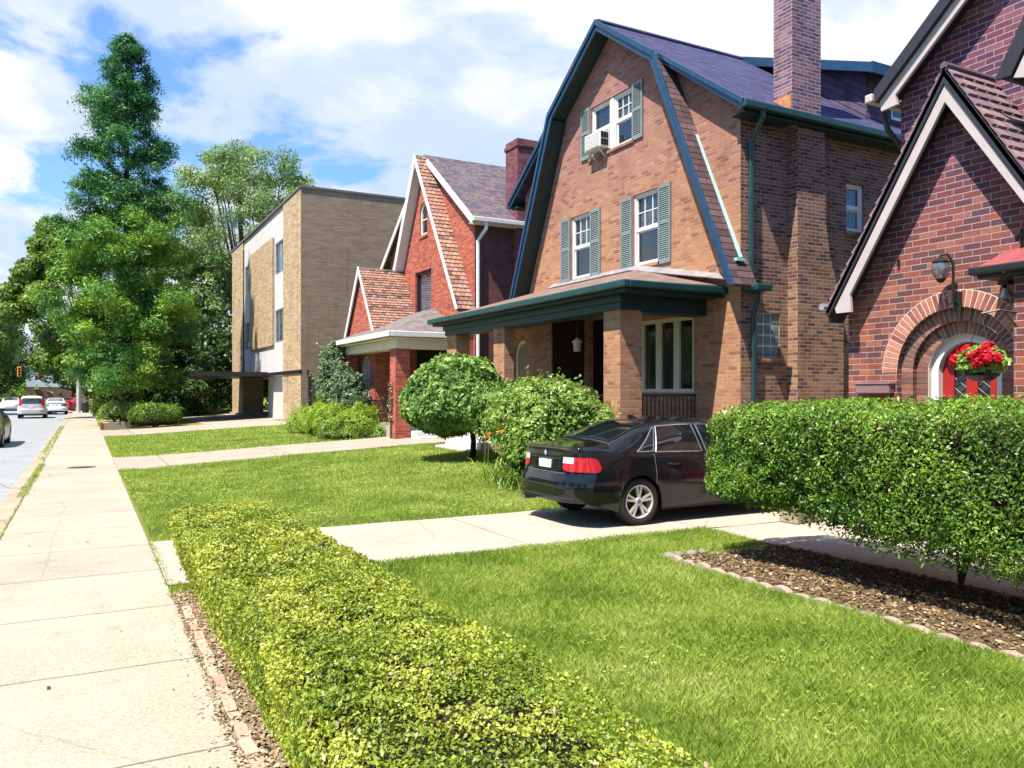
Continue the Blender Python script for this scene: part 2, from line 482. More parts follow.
M['tile_rose'] = attr_mat('rose clay tile', [(0., (.10, .07, .095)), (.4, (.18, .12, .14)), (.8, (.24, .155, .16)), (1., (.36, .17, .12))])
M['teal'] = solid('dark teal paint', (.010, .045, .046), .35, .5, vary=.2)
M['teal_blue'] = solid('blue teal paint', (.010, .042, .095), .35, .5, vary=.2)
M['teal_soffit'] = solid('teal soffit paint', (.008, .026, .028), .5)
M['teal_light'] = solid('oxidised flashing', (.34, .50, .48), .5, vary=.15)
M['shutter'] = solid('sage shutter paint', (.155, .195, .20), .5, vary=.15)
M['white'] = solid('white paint', (.60, .59, .57), .45, vary=.05)
M['cream'] = solid('cream paint', (.62, .56, .40), .5, vary=.08)
M['offwhite'] = solid('grey white trim', (.60, .58, .60), .5, vary=.08)
M['pinktrim'] = solid('dusty rose white trim', (.42, .36, .36), .5, vary=.06)
M['metal_gray'] = solid('weathered flashing metal', (.38, .37, .40), .4, .5, .5, vary=.25, scale=4)
M['lead'] = solid('dark navy verge', (.022, .021, .030), .5, .4)
M['iron'] = solid('black iron', (.012, .012, .013), .4, .5)
M['dark'] = solid('dark interior', (.016, .014, .014), .9, .1)
M['darkdoor'] = solid('dark oak door', (.03, .018, .013), .5)
M['reddoor'] = solid('red door paint', (.30, .014, .016), .4)
M['curtain'] = solid('white net curtain', (.30, .32, .36), .9, .1, vary=.2, scale=14)
M['glass'] = glass_mat('window glass', (.03, .04, .055), .5)
M['glass_dark'] = glass_mat('dark window glass', (.02, .022, .025), .2, .06)
M['glassblock'] = solid('glass block', (.13, .20, .20), .15, .7, vary=.35, scale=9, bump=.003)
M['globe'] = glass_mat('lantern glass', (.12, .12, .13), .45, .1, .12)
M['concrete'] = concrete_mat('sidewalk concrete', (.285, .255, .205), (.345, .31, .25), 1.52, 1, .3, cracks=.2, stainc=(.72, .67, .58), fleck=.45)
M['driveway'] = concrete_mat('driveway concrete', (.31, .272, .222), (.37, .33, .275), 2.6, 0, .6, cracks=.3, stainc=(.7, .65, .57))
M['driveway_old'] = concrete_mat('worn driveway concrete', (.27, .23, .185), (.335, .29, .235), 3., 0, 1.2, cracks=.6)
M['kerb'] = concrete_mat('kerb stone', (.27, .22, .165), (.36, .30, .23), 2.4, 1, 0., cracks=.3)
M['stone'] = concrete_mat('beige cast stone', (.27, .215, .16), (.36, .295, .225), None, cracks=0.)
M['fieldstone'] = concrete_mat('field stone', (.17, .145, .12), (.26, .225, .185), None, cracks=0., fleck=.5)
M['asphalt'] = concrete_mat('sunbleached asphalt', (.215, .228, .24), (.265, .277, .287), None, stainc=(.7, .7, .7), cracks=.8, fleck=.4)
M['panel_white'] = concrete_mat('white wall panel', (.46, .435, .43), (.54, .51, .50), None, cracks=0., stainc=(.75, .73, .72))
M['edging'] = attr_mat('edging brick', [(0., (.30, .18, .135)), (.5, (.38, .26, .20)), (1., (.43, .33, .26))])
M['bark'] = solid('bark', (.085, .062, .045), .9, .2, vary=.45, scale=9, bump=.02)
M['bark_dark'] = solid('dark bark', (.035, .026, .022), .9, .2, vary=.4, scale=9, bump=.02)
M['twig'] = solid('hedge twigs', (.050, .038, .022), .95, .1, vary=.5, scale=22, bump=.03)
M['fence'] = solid('dark stained fence', (.075, .05, .04), .85, .2, vary=.35, scale=8)

def ground_mats():
    # soil and thatch under the grass blades
    m, nt, out = newmat('lawn turf'); k = N(nt)
    tc = k.node('ShaderNodeTexCoord').outputs['Object']
    c = k.ramp(k.noise(tc, 26., 5, .7), [(.25, (.08, .105, .02)), (.5, (.17, .205, .04)), (.75, (.26, .28, .075))])
    big = k.noise(tc, .45, 4, .6)
    c = k.mix(k.smooth(big, .54, .74, 0., .55), c, (.26, .25, .085))
    c = k.mix(k.smooth(k.noise(tc, 1.3, 5, .7), .62, .76, 0., .6), c, (.27, .215, .12))
    k.link(k.pbsdf(c, .9, .15, 0., k.bump(k.noise(tc, 70., 4, .7), .03)), out.inputs[0])
    M['turf'] = m
    m, nt, out = newmat('mulch litter'); k = N(nt)
    tc = k.node('ShaderNodeTexCoord').outputs['Object']
    c = k.ramp(k.noise(tc, 34., 5, .75), [(.25, (.045, .03, .018)), (.5, (.13, .09, .052)), (.75, (.26, .19, .12))])
    k.link(k.pbsdf(c, .95, .1, 0., k.bump(k.noise(tc, 45., 4, .7), .03)), out.inputs[0])
    M['mulch'] = m
    m, nt, out = newmat('dry soil'); k = N(nt)
    tc = k.node('ShaderNodeTexCoord').outputs['Object']
    c = k.ramp(k.noise(tc, 40., 5, .75), [(.25, (.10, .07, .042)), (.5, (.24, .175, .11)), (.75, (.38, .30, .20))])
    k.link(k.pbsdf(c, .95, .1, 0., k.bump(k.noise(tc, 55., 4, .7), .02)), out.inputs[0])
    M['dry_soil'] = m
ground_mats()

LG = lambda *c: c
M['grass'] = leaf_mat('grass blade', [(0., (.085, .155, .02)), (.4, (.25, .36, .05)), (.75, (.39, .48, .10)), (1., (.55, .57, .22))], .42, .4, .35, 1.1, .45)
M['box_leaf'] = leaf_mat('yellow green hedge leaf', [(0., (.05, .09, .008)), (.35, (.16, .24, .02)), (.65, (.35, .40, .036)), (1., (.72, .66, .22))], .45, .3, .4, 2.6, .4)
M['yew_leaf'] = leaf_mat('clipped hedge leaf', [(0., (.022, .06, .008)), (.4, (.075, .165, .014)), (.75, (.18, .31, .024)), (1., (.36, .44, .06))], .4, .25, .4, 2.2, .35)
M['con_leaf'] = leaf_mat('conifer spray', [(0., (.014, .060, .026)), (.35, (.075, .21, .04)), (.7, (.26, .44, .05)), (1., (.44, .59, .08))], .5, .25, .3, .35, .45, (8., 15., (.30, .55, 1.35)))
M['tree_leaf'] = leaf_mat('tree leaf', [(0., (.04, .09, .016)), (.5, (.12, .21, .032)), (1., (.25, .35, .075))], .45, .35, .35, .3, .5)
M['tree_pale'] = leaf_mat('pale tree leaf', [(0., (.08, .15, .07)), (.5, (.19, .29, .11)), (1., (.34, .45, .17))], .45, .4, .35, .3, .5)
M['tree_dark'] = leaf_mat('deep green leaf', [(0., (.014, .038, .011)), (.5, (.045, .10, .02)), (1., (.14, .22, .05))], .45, .25, .35, .4, .5)  # dark green leaf tone for shrubs and trees
M['round_leaf'] = leaf_mat('glossy globe leaf', [(0., (.035, .085, .018)), (.5, (.15, .27, .05)), (1., (.38, .52, .16))], .5, .25, .35, 2.5, .4)
M['shrub_leaf'] = leaf_mat('shrub leaf', [(0., (.07, .13, .02)), (.5, (.21, .33, .06)), (1., (.42, .53, .16))], .4, .35, .4, 2., .45)
M['gray_leaf'] = leaf_mat('grey green leaf', [(0., (.05, .09, .05)), (.5, (.14, .21, .115)), (1., (.29, .36, .21))], .5, .3, .35, 2., .45)
M['lime_leaf'] = leaf_mat('lime leaf', [(0., (.12, .22, .02)), (.5, (.27, .40, .035)), (1., (.44, .54, .09))], .4, .4, .35, 1.6, .45)
M['dry_leaf'] = attr_mat('dry leaf', [(0., (.06, .038, .018)), (.45, (.17, .105, .052)), (.8, (.31, .21, .11)), (1., (.46, .36, .22))], .8, .25, .001)
M['dry_pale'] = attr_mat('pale dry clipping', [(0., (.13, .085, .045)), (.4, (.28, .205, .12)), (1., (.46, .38, .25))], .8, .25, .001)
M['orange_petal'] = leaf_mat('orange petal', [(0., (.75, .20, .02)), (.5, (.85, .30, .04)), (1., (.90, .42, .09))], .5, .4)
M['red_petal'] = leaf_mat('red petal', [(0., (.35, .004, .012)), (.5, (.60, .010, .025)), (1., (.75, .03, .05))], .5, .3, .35, 9., .3)
M['pink_petal'] = leaf_mat('pale pink petal', [(0., (.62, .36, .42)), (1., (.82, .66, .70))], .5, .4)

# ------------------------------------------------------------------ camera
CAM_H = 1.8
YAW = math.atan((512 - 84) / 800.)
cd = bpy.data.cameras.new('camera'); cam = bpy.data.objects.new('camera', cd); COL.objects.link(cam)
cam.location = (0, 0, CAM_H); cam.rotation_euler = (rad(90), 0, -YAW)
cd.sensor_width = 36; cd.lens = 800 / 1024 * 36; cd.shift_y = 8 / 1024
cd.clip_start = .05; cd.clip_end = 3000
SC.camera = cam

# ------------------------------------------------------------------ light and sky
SUN_EL, SUN_AZ = 60., 19.     # azimuth: degrees south of due west (west = -x)
sd = Vector((-math.cos(rad(SUN_AZ)) * math.cos(rad(SUN_EL)), -math.sin(rad(SUN_AZ)) * math.cos(rad(SUN_EL)), math.sin(rad(SUN_EL))))
sl = bpy.data.lights.new('sun', 'SUN'); so = bpy.data.objects.new('sun', sl); COL.objects.link(so)
sl.energy = 5.0; sl.angle = rad(.55); sl.color = (1., .93, .80)
so.rotation_euler = sd.to_track_quat('Z', 'Y').to_euler()

def make_world():
    w = bpy.data.worlds.new('World'); SC.world = w; w.use_nodes = True
    nt = w.node_tree; nt.nodes.clear(); k = N(nt)
    out = k.node('ShaderNodeOutputWorld')
    sky = k.node('ShaderNodeTexSky', sky_type='NISHITA'); sky.sun_disc = False
    sky.sun_elevation = rad(SUN_EL); sky.sun_rotation = math.atan2(sd.x, sd.y)
    sky.air_density = 1.1; sky.dust_density = .6; sky.ozone_density = 1.2
    tc = k.node('ShaderNodeTexCoord').outputs['Generated']
    sep = k.node('ShaderNodeSeparateXYZ'); k.link(tc, sep.inputs[0])
    zz = k.math('ADD', k.math('MAXIMUM', sep.outputs[2], 0.), .22)
    cv = k.node('ShaderNodeCombineXYZ')
    k.link(k.math('DIVIDE', sep.outputs[0], zz), cv.inputs[0]); k.link(k.math('DIVIDE', sep.outputs[1], zz), cv.inputs[1])
    cv.inputs[2].default_value = CLOUD_SEED
    p = cv.outputs[0]
    wv = k.node('ShaderNodeVectorMath', operation='MULTIPLY_ADD')
    k.link(k.noise(p, 1.2, 3, .5, 1), wv.inputs[0]); wv.inputs[1].default_value = (.5, .5, 0); k.link(p, wv.inputs[2])
    f = k.noise(wv.outputs[0], .95, 9, .56)
    mask = k.smooth(f, *CLOUD_RANGE)
    shade = k.smooth(k.noise(wv.outputs[0], 1.7, 7, .55), .43, .60)
    thick = k.smooth(f, CLOUD_RANGE[1], CLOUD_RANGE[1] + .2)
    dim = k.math('MULTIPLY', shade, k.math('ADD', .7, k.math('MULTIPLY', thick, .3)))
    fw = k.math('ADD', k.math('MULTIPLY', sep.outputs[0], .472), k.math('MULTIPLY', sep.outputs[1], .882))
    mask = k.math('MULTIPLY', k.math('MAXIMUM', mask, .07), k.smooth(fw, -.1, .3))
    cc = k.mix(dim, (8.2, 8.3, 8.4), (3.9, 5.3, 7.3))
    col = k.mix(mask, k.mix(1., sky.outputs[0], SKY_TINT, 'MULTIPLY'), cc)
    bg = k.node('ShaderNodeBackground'); k.link(col, bg.inputs[0]); bg.inputs[1].default_value = .060
    k.link(bg.outputs[0], out.inputs[0])
SKY_TINT = (.95, 1.4, 1.9)
CLOUD_SEED = 7.7; CLOUD_RANGE = (.42, .475)
make_world()
SC.view_settings.view_transform = 'Standard'; SC.view_settings.look = 'None'
SC.view_settings.exposure = 1.15; SC.view_settings.gamma = 1.
SC.render.engine = 'CYCLES'
SC.cycles.max_bounces = 7; SC.cycles.transparent_max_bounces = 8; SC.cycles.diffuse_bounces = 2; SC.cycles.glossy_bounces = 3
SC.cycles.use_denoising = True
SC.cycles.sample_clamp_indirect = 6.

# ------------------------------------------------------------------ ground
def make_ground():
    xs = [-900, -300, -100, -40, -18, -11.5, -9.55, -9.5, -9.2, -1.30, -1.25, .60, .70, 1.3] + [1.3 + .6 * i for i in range(1, 17)] + [12, 14, 18, 25, 40, 80, 200, 900]
    ys = [-300, -60, -15, -5, 0, 3, 6, 8, 9.5, 10.6] + [10.8 + .5 * i for i in range(0, 11)] + [17, 18.5, 20, 21, 22, 24, 25, 28, 32, 36, 42, 50, 60, 80, 120, 250, 500, 1000]
    def h(x, y):
        if -9.5 < x <= -1.25: return -.17
        if -1.3 < x < .65: return -.06
        return gz(x, y)
    mb = MB()
    mb.grid([[(x, y, h(x, y)) for y in ys] for x in xs])
    o = mb.build('ground', M['turf']); struct(o, 'flat green lawn ground rising gently to the houses', 'ground')
    # faces of a grid walked x then y point up
    mb = MB(); mb.grid([[(x, y, -.12) for y in (-60, 0, 30, 80, 400)] for x in (-9.2, -5.2, -1.2)])
    struct(mb.build('road', M['asphalt']), 'pale sunlit asphalt road', 'road')
    mb = MB()
    mb.box(-1.2, -.915, -60, 400, -.2, 0.)
    struct(mb.build('kerb', M['kerb'], bevel=.012), 'worn beige kerb along the road', 'kerb')
    mb = MB(); mb.box(-9.5, -9.2, -60, 400, -.2, .0)
    struct(mb.build('kerb', M['kerb'], bevel=.012), 'kerb on the far side of the road', 'kerb')
    mb = MB(); mb.box(-.90, .68, -8, 80, -.10, .006); mb.box(-.90, .68, 80.02, 400, -.10, .006)
    struct(mb.build('sidewalk', M['concrete']), 'cream concrete sidewalk', 'sidewalk')
    def sheet(name, x0, x1, y0, y1, m, lab, nx=24, ny=6, dz=.014, wob=.0, apron=0., seed=1):
        P = []
        for i in range(nx + 1):
            t = i / nx; x = x0 + (x1 - x0) * t
            e = apron * (1 - t) ** 10
            ja = wob * math.sin(x * 1.9 + seed) + wob * .6 * math.sin(x * 4.3 + seed * 2); jb = wob * math.sin(x * 1.6 + seed * 3) + wob * .6 * math.sin(x * 5.1 + seed)
            P.append([(x, (y0 - e + ja) + (y1 - y0 + 2 * e + jb - ja) * j / ny, gz(x, y0 + (y1 - y0) * j / ny) + dz) for j in range(ny + 1)])
        mb = MB(); mb.grid(P)
        struct(mb.build(name, m), lab, name)
    sheet('driveway', .685, 15., 8.02, 10.48, M['driveway'], 'pale concrete driveway under the black car', wob=.03)
    sheet('driveway', .685, 18., 20.6, 24.2, M['driveway_old'], 'worn concrete driveway between the two gabled houses', wob=.07, apron=.3, seed=2)
    sheet('driveway', .685, 8.4, 36.1, 41.6, M['driveway_old'], 'concrete driveway to the apartment block carport', wob=.05, apron=.5, seed=3)
    sheet('driveway', 5.2, 20., 41.6, 56, M['driveway_old'], 'concrete court running under the carport', nx=10, dz=.016)
    sheet('path', 7.15, 9.35, -3., 8.0, M['driveway'], 'concrete front walk behind the tall hedge', nx=8, ny=10, dz=.010, wob=.02)
    mb = MB()
    def bedgrid(x0, x1, y0, y1, nx, ny, base, rnd_):
        P = []
        for i in range(nx + 1):
            row = []
            for j in range(ny + 1):
                x = x0 + (x1 - x0) * i / nx; y = y0 + (y1 - y0) * j / ny
                e = min(i, nx - i, j, ny - j)
                row.append((x, y, base + (rnd_.random() * .03 + .012 if e > 0 else -.02)))
            P.append(row)
        mb.grid(P)
    rr = random.Random(3)
    bedgrid(5.52, 7.2, -3., 6.78, 30, 120, 0., rr)
    struct(mb.build('mulch_bed', M['mulch'], smooth=True), 'mulch bed beneath the tall hedge', 'mulch bed')
    mb = MB(); bedgrid(.66, 1.62, -3., 7.75, 14, 120, 0., rr)
    struct(mb.build('soil_bed', M['dry_soil'], smooth=True), 'dry soil strip beside the low hedge', 'soil strip')
    mb = MB(); bedgrid(8.3, 11.0, 11.0, 20.4, 16, 60, .28, rr)
    mb.v = [(x, y, gz(x, y) + (z - .28)) for x, y, z in mb.v]
    struct(mb.build('soil_bed', M['mulch'], smooth=True), 'planting bed along the porch front', 'planting bed')
make_ground()

# ------------------------------------------------------------------ lawns
def in_poly(x, y, poly):
    ins = np.zeros(len(x), dtype=bool); n = len(poly)
    for i in range(n):
        (xa, ya), (xb, yb) = poly[i], poly[(i + 1) % n]
        c = ((ya > y) != (yb > y)) & (x < (xb - xa) * (y - ya) / (yb - ya + 1e-12) + xa)
        ins ^= c
    return ins
def blades(poly, density, hgt, wid, rng, near=None):
    xs = [p[0] for p in poly]; ys = [p[1] for p in poly]
    n = int((max(xs) - min(xs)) * (max(ys) - min(ys)) * density)
    x = rng.uniform(min(xs), max(xs), n); y = rng.uniform(min(ys), max(ys), n)
    k = in_poly(x, y, poly); x, y = x[k], y[k]
    # thinner towards bare patches
    P = np.stack([x, y, np.zeros_like(x)], 1)
    bare = fnoise(P, 1.7, 5)
    k = rng.random(len(x)) > np.clip((bare - .55) * 1.3, 0, .75)
    x, y = x[k], y[k]; P = P[k]; n = len(x)
    z = gz_np(x, y)
    tuft = fnoise(P, 5., 8)
    h = hgt * rng.uniform(.55, 1.2, n) * (1 + .28 * tuft)
    az = rng.uniform(0, 2 * PI, n); lean = rng.uniform(.05, .95, n) * h
    wv = wid * rng.uniform(.7, 1.3, n)
    d = np.stack([np.cos(az), np.sin(az), np.zeros(n)], 1); s = np.stack([-np.sin(az), np.cos(az), np.zeros(n)], 1)
    s = s * np.cos(rng.uniform(0, 6.3, n))[:, None] + d * np.sin(rng.uniform(0, 6.3, n))[:, None] * .6
    b = np.stack([x, y, z - .005], 1)
    up = np.array([0, 0, 1.])
    mid = b + up * (h * .55)[:, None] + d * (lean * .35)[:, None]
    tip = b + up * h[:, None] + d * lean[:, None]
    Q = np.stack([b - s * (wv * .4)[:, None], b + s * (wv * .4)[:, None], mid + s * (wv * .5)[:, None], tip], 1)
    r = np.clip(rng.random(n) * .75 + .12 + tuft * .15 + fnoise(P, 1.3, 33) * .16 + fnoise(P, 3.4, 34) * .10, 0, 1)
    dry = rng.random(n) < .015
    r[dry] = 1.
    return Q, r
def lawn(name, parts, label):
    Q = np.concatenate([p[0] for p in parts]); r = np.concatenate([p[1] for p in parts])
    o = quads(name, Q, r, M['grass']); tag(o, label, 'grass', kind='stuff')
g = np.random.default_rng(21)
NEAR = [(1.5, 1.2), (3.2, 1.2), (5.5, 2.2), (5.5, 6.78), (7.1, 6.9), (7.2, 8.06), (1.4, 8.06)]
lawn('lawn_grass', [blades([(1.5, 1.2), (3.4, 1.2), (5.5, 2.6), (5.5, 5.2), (1.5, 5.2)], 8200, .062, .0055, g),
                    blades([(1.5, 5.2), (5.5, 5.2), (5.5, 6.85), (7.1, 6.95), (7.2, 8.08), (1.4, 8.08)], 6000, .06, .0068, g)], 'bright green front lawn between the two hedges')
lawn('lawn_grass', [blades([(.72, 10.44), (8.2, 10.44), (8.4, 14.), (.74, 14.)], 2800, .05, .009, g),
                    blades([(.72, 14.), (8.4, 14.), (8.4, 20.66), (.72, 20.66)], 1500, .05, .0125, g)], 'sunny lawn in front of the gambrel roofed house')
lawn('lawn_grass', [blades([(.75, 24.15), (8.8, 24.15), (9., 30.), (.72, 30.)], 520, .06, .02, g),
                    blades([(.72, 30.), (9., 30.), (9., 36.), (.72, 36.1)], 420, .06, .026, g)], 'lawn in front of the red gabled house')
lawn('lawn_grass', [blades([(.66, 7.55), (.95, 7.55), (.95, 7.98), (.68, 7.98)], 4000, .07, .007, g), blades([(.66, 8.0), (.74, 8.0), (.72, 10.5), (.68, 10.5)], 1800, .05, .007, g),
                    blades([(-1.02, 16.), (-.86, 16.), (-.84, 23.), (-.98, 23)], 900, .06, .014, g), blades([(-.94, 8.5), (-.88, 8.5), (-.88, 16), (-.93, 16.)], 500, .05, .01, g),
                    blades([(-1.1, 24.), (-.9, 24.), (-.9, 48.), (-1.1, 48.)], 130, .06, .03, g)], 'weeds and grass in the sidewalk cracks')
def clover(poly, n, size, rng):
    xs = [p[0] for p in poly]; ys = [p[1] for p in poly]
    x = rng.uniform(min(xs), max(xs), n); y = rng.uniform(min(ys), max(ys), n)
    P = np.stack([x, y, np.zeros(n)], 1)
    k = in_poly(x, y, poly) & (fnoise(P, 2.1, 51) + rng.normal(0, .25, n) > .25); P = P[k]
    P[:, 2] = gz_np(P[:, 0], P[:, 1]) + rng.uniform(.03, .065, len(P))
    P = np.repeat(P, 3, 0) + rng.normal(size=(len(P) * 3, 3)) * np.array([size * .45, size * .45, .003])
    return leaves(P, np.tile([-.1, -.1, 1.], (len(P), 1)), size, .8, .25, rng, .3), np.clip(rng.normal(.62, .15, len(P)), 0, 1)
lawn('clover', [clover([(1.5, 1.2), (3.4, 1.2), (5.5, 2.6), (5.5, 6.8), (1.5, 8.)], 2600, .019, g), clover([(.8, 10.6), (8., 10.6), (8., 18), (.8, 18.)], 2600, .03, g)], 'clover and broad leaved weeds growing through the lawns')
# fallen leaves
def litter(poly, n, size, rng, z0=.03):
    xs = [p[0] for p in poly]; ys = [p[1] for p in poly]
    x = rng.uniform(min(xs), max(xs), n); y = rng.uniform(min(ys), max(ys), n)
    k = in_poly(x, y, poly); x, y = x[k], y[k]
    P = np.stack([x, y, gz_np(x, y) + z0 + rng.uniform(0, .015, len(x))], 1)
    return leaves(P, np.tile([0, 0, 1.], (len(x), 1)), size, .5, .35, rng, .5), rng.random(len(x))
A = [litter([(5.58, 0), (7.1, 0), (7.1, 6.7), (5.58, 6.7)], 10000, .042, g),
     ]
B_ = [litter([(.60, 1.5), (.9, 1.5), (.9, 7.6), (.66, 7.6)], 4200, .030, g, .035), litter([(.5, 2.), (.66, 2.), (.66, 7.6), (.6, 7.6)], 160, .022, g, .012),
     litter([(.1, 2.), (.66, 2.), (.66, 7.), (.5, 7.)], 40, .026, g, .012), litter([(-.9, 2.), (.6, 2.), (.6, 30.), (-.9, 30.)], 22, .045, g, .012)]
tag(quads('fallen_leaves', np.concatenate([a[0] for a in A]), np.concatenate([a[1] for a in A]), M['dry_leaf']), 'dry brown leaves scattered over the mulch bed under the tall hedge', 'fallen leaves', kind='stuff')
tag(quads('dry_litter', np.concatenate([a[0] for a in B_]), np.concatenate([a[1] for a in B_]), M['dry_pale']), 'pale dry clippings along the edge of the sidewalk and low hedge', 'dry litter', kind='stuff')
# ------------------------------------------------------------------ hedges and shrubs
def sbox(n, c, half, rng, p=7., faces=None):
    """points and normals on a rounded box"""
    hx, hy, hz = half
    ar = {'-x': hy * hz, '+x': hy * hz, '-y': hx * hz, '+y': hx * hz, '+z': hx * hy, '-z': hx * hy}
    if faces: ar = {k: v * faces.get(k, 0) for k, v in ar.items()}
    ks = list(ar); w = np.array([ar[k] for k in ks]); w = w / w.sum()
    pick = rng.choice(len(ks), n, p=w)
    q = rng.uniform(-1, 1, (n, 3))
    for i, kk in enumerate(ks):
        ax = 'xyz'.index(kk[1]); q[pick == i, ax] = 1. if kk[0] == '+' else -1.
    nrm = (np.abs(q) ** p).sum(1) ** (1 / p)
    q = q / nrm[:, None]
    g_ = np.sign(q) * np.abs(q) ** (p - 1) / np.array(half)
    return np.array(c) + q * np.array(half), unit(g_)

def core(name, c, half, mat, parent, amp=.05, seed=1, shear=None, p=7., nseg=26):
    mb = MB()
    P = []
    for i in range(nseg + 1):
        th = PI * i / nseg; row = []
        for j in range(2 * nseg):
            ph = 2 * PI * j / (2 * nseg)
            d = np.array([math.sin(th) * math.cos(ph), math.sin(th) * math.sin(ph), math.cos(th)])
            q = d / ((np.abs(d) ** p).sum() ** (1 / p))
            row.append(np.array(c) + q * np.array(half))
        row.append(row[0]); P.append(row)
    A = np.array(P); sh = A.shape
    F = A.reshape(-1, 3); ctr = np.array(c)
    F = F + unit(F - ctr) * (fnoise(F, 6., seed) * amp)[:, None]
    if shear is not None: F = shear(F)
    A = F.reshape(sh)
    A[:, -1] = A[:, 0]
    mb.grid([[tuple(q) for q in row] for row in A], flip=False)
    return mb.build(name, mat, parent, smooth=True)

def low_hedge():
    t = thing('boxwood_hedge', 'long low yellow green clipped hedge beside the sidewalk in the foreground', 'hedge', (1.09, 4., 0))
    rng = np.random.default_rng(5)
    c, half = (1.075, 3.42, .42), (.475, 4.58, .365)
    def shear(P):
        k = np.clip((1.1 - P[:, 0]) / .4, 0, 1) * np.clip(1 - P[:, 2] / .78, 0, 1)
        P = P.copy(); P[:, 0] += k * .27; return P
    core('branches', c, (.41, 4.5, .30), M['twig'], t, .035, 3, shear)
    # leaf density follows how large a leaf appears
    Q = []; R = []
    for (y0, y1, n, s) in ((-.6, 2.5, 66000, .016), (2.5, 4.6, 56000, .0185), (4.6, 8.1, 60000, .023)):
        m = int(n * 9.2 / (y1 - y0) * 1.)
        P, nn = sbox(m, c, half, rng, 9., {'-x': .9, '+x': .35, '-y': .1, '+y': 1., '+z': 1.25, '-z': 0})
        k = (P[:, 1] > y0) & (P[:, 1] <= y1); P, nn = P[k], nn[k]
        bump = fnoise(P, 9., 2) * .022 + fnoise(P, 32., 4) * .03
        P = P + nn * (bump - rng.exponential(.03, len(P)) + .014)[:, None]
        hol = (fnoise(P, 20., 41) < -.42) & (rng.random(len(P)) < .75)
        P, nn, bump = P[~hol], nn[~hol], bump[~hol]
        # upright sprigs
        sp = rng.random(len(P)) < .05
        P[sp] += nn[sp] * rng.uniform(.0, .03, sp.sum())[:, None]
        P = shear(P)
        Q.append(leaves(P, nn + np.array([-.25, -.05, .35]), s, .58, .95, rng, .4, fold=.2))
        r = np.clip(rng.normal(.48, .24, len(P)) + bump * 3., 0, 1); R.append(r)
    quads('foliage', np.concatenate(Q), np.concatenate(R), M['box_leaf'], t)
    P, nn = sbox(900, c, half, rng, 9., {'-x': 1., '+y': 1., '+z': 1.2}); P = shear(P + nn * .012)
    quads('dry_leaves', leaves(P, nn, .024, .5, .9, rng), rng.random(len(P)), M['dry_pale'], t)
    for i in range(60):
        mb = MB()
        y = rng.uniform(1.5, 7.7); x = .88 + rng.uniform(-.02, .05)
        mb.tube([(x + .12, y, 0.), (x + .05, y + rng.uniform(-.05, .05), .2), (x - .03, y + rng.uniform(-.1, .1), .45)], [.008, .006, .004], 5)
        mb.build('stem', M['twig'], t)
low_hedge()

def tall_hedge():
    t = thing('clipped_hedge', 'tall dense green hedge on bare stems over the mulch bed at the right', 'hedge', (6.85, 3.2, 0))
    rng = np.random.default_rng(9)
    c, half = (6.68, 2.40, 1.11), (.84, 4.40, .54)
    def under(P):   # ragged underside, lower towards the camera
        P = P.copy(); k = np.clip((1.11 - P[:, 2]) / .54, 0, 1)
        P[:, 2] += k * (fnoise(P * np.array([1, 1, 0]), 2.6, 17) * .09 + .05 * (P[:, 1] - 5.4))
        P[:, 0] += k * k * .04 * np.clip(7.2 - P[:, 0], 0, 1)
        tp = np.clip((P[:, 2] - 1.11) / .54, 0, 1); P[:, 2] += tp * (.02 * np.clip(5.5 - P[:, 1], 0, 5) + fnoise(P * np.array([1, 1, 0]), 2.2, 23) * .025)
        return P
    core('branches', c, (.60, 4.2, .40), M['twig'], t, .09, 6, under, 5.)
    P, nn = sbox(190000, c, half, rng, 9., {'-x': 1.25, '+x': .25, '-y': .05, '+y': 1., '+z': .8, '-z': .6})
    k = (P[:, 1] > .6); P, nn = P[k], nn[k]
    b = fnoise(P, 5.5, 12) * .075 + fnoise(P, 15., 14) * .045
    P = P + nn * (b - rng.exponential(.06, len(P)) + .02)[:, None]
    hol = (fnoise(P, 11., 43) < -.45) & (rng.random(len(P)) < .7)
    P, nn, b = P[~hol], nn[~hol], b[~hol]
    P = under(P)
    s = np.where(P[:, 1] < 4.6, .034, .040)
    Q = leaves(P, nn + np.array([-.3, -.1, .45]), s, .42, .85, rng, .4, fold=.2)
    r = np.clip(rng.normal(.40, .24, len(P)) + b * 2.2 + .18 * np.clip(nn[:, 2], 0, 1), 0, 1)
    # sparse sprigs hanging from the underside and standing over the top
    m = 14000
    S, sn = sbox(m, c, half, rng, 6., {'-x': .35, '+z': .8, '-z': 2.6, '+y': .3})
    S = under(S + sn * (rng.uniform(.0, .10, m) + np.where(sn[:, 2] < -.4, rng.uniform(0, .07, m), 0))[:, None]); k2 = S[:, 1] > .6; S, sn = S[k2], sn[k2]
    Q2 = leaves(S, sn + np.array([0, 0, .5]), .05, .4, .8, rng, .3)
    quads('foliage', np.concatenate([Q, Q2]), np.concatenate([r, np.clip(rng.normal(.55, .2, len(S)), 0, 1)]), M['yew_leaf'], t)
    P, nn = sbox(700, c, half, rng, 9., {'-x': 1.2, '+z': 1.}); P = under(P + nn * .02)
    quads('dry_leaves', leaves(P, nn, .036, .45, .8, rng), rng.random(len(P)), M['dry_pale'], t)
    for (y, x) in ((4.6, 7.2), (3.4, 7.1)):
        for q in range(3):
            mb = MB()
            dx, dy = rng.uniform(-.3, .3), rng.uniform(-.35, .35)
            mb.tube([(x, y, -.02), (x + dx * .3, y + dy * .3, .28), (x + dx, y + dy, .72)], [.022, .015, .010], 6)
            mb.build('stem', M['bark'], t)
tall_hedge()

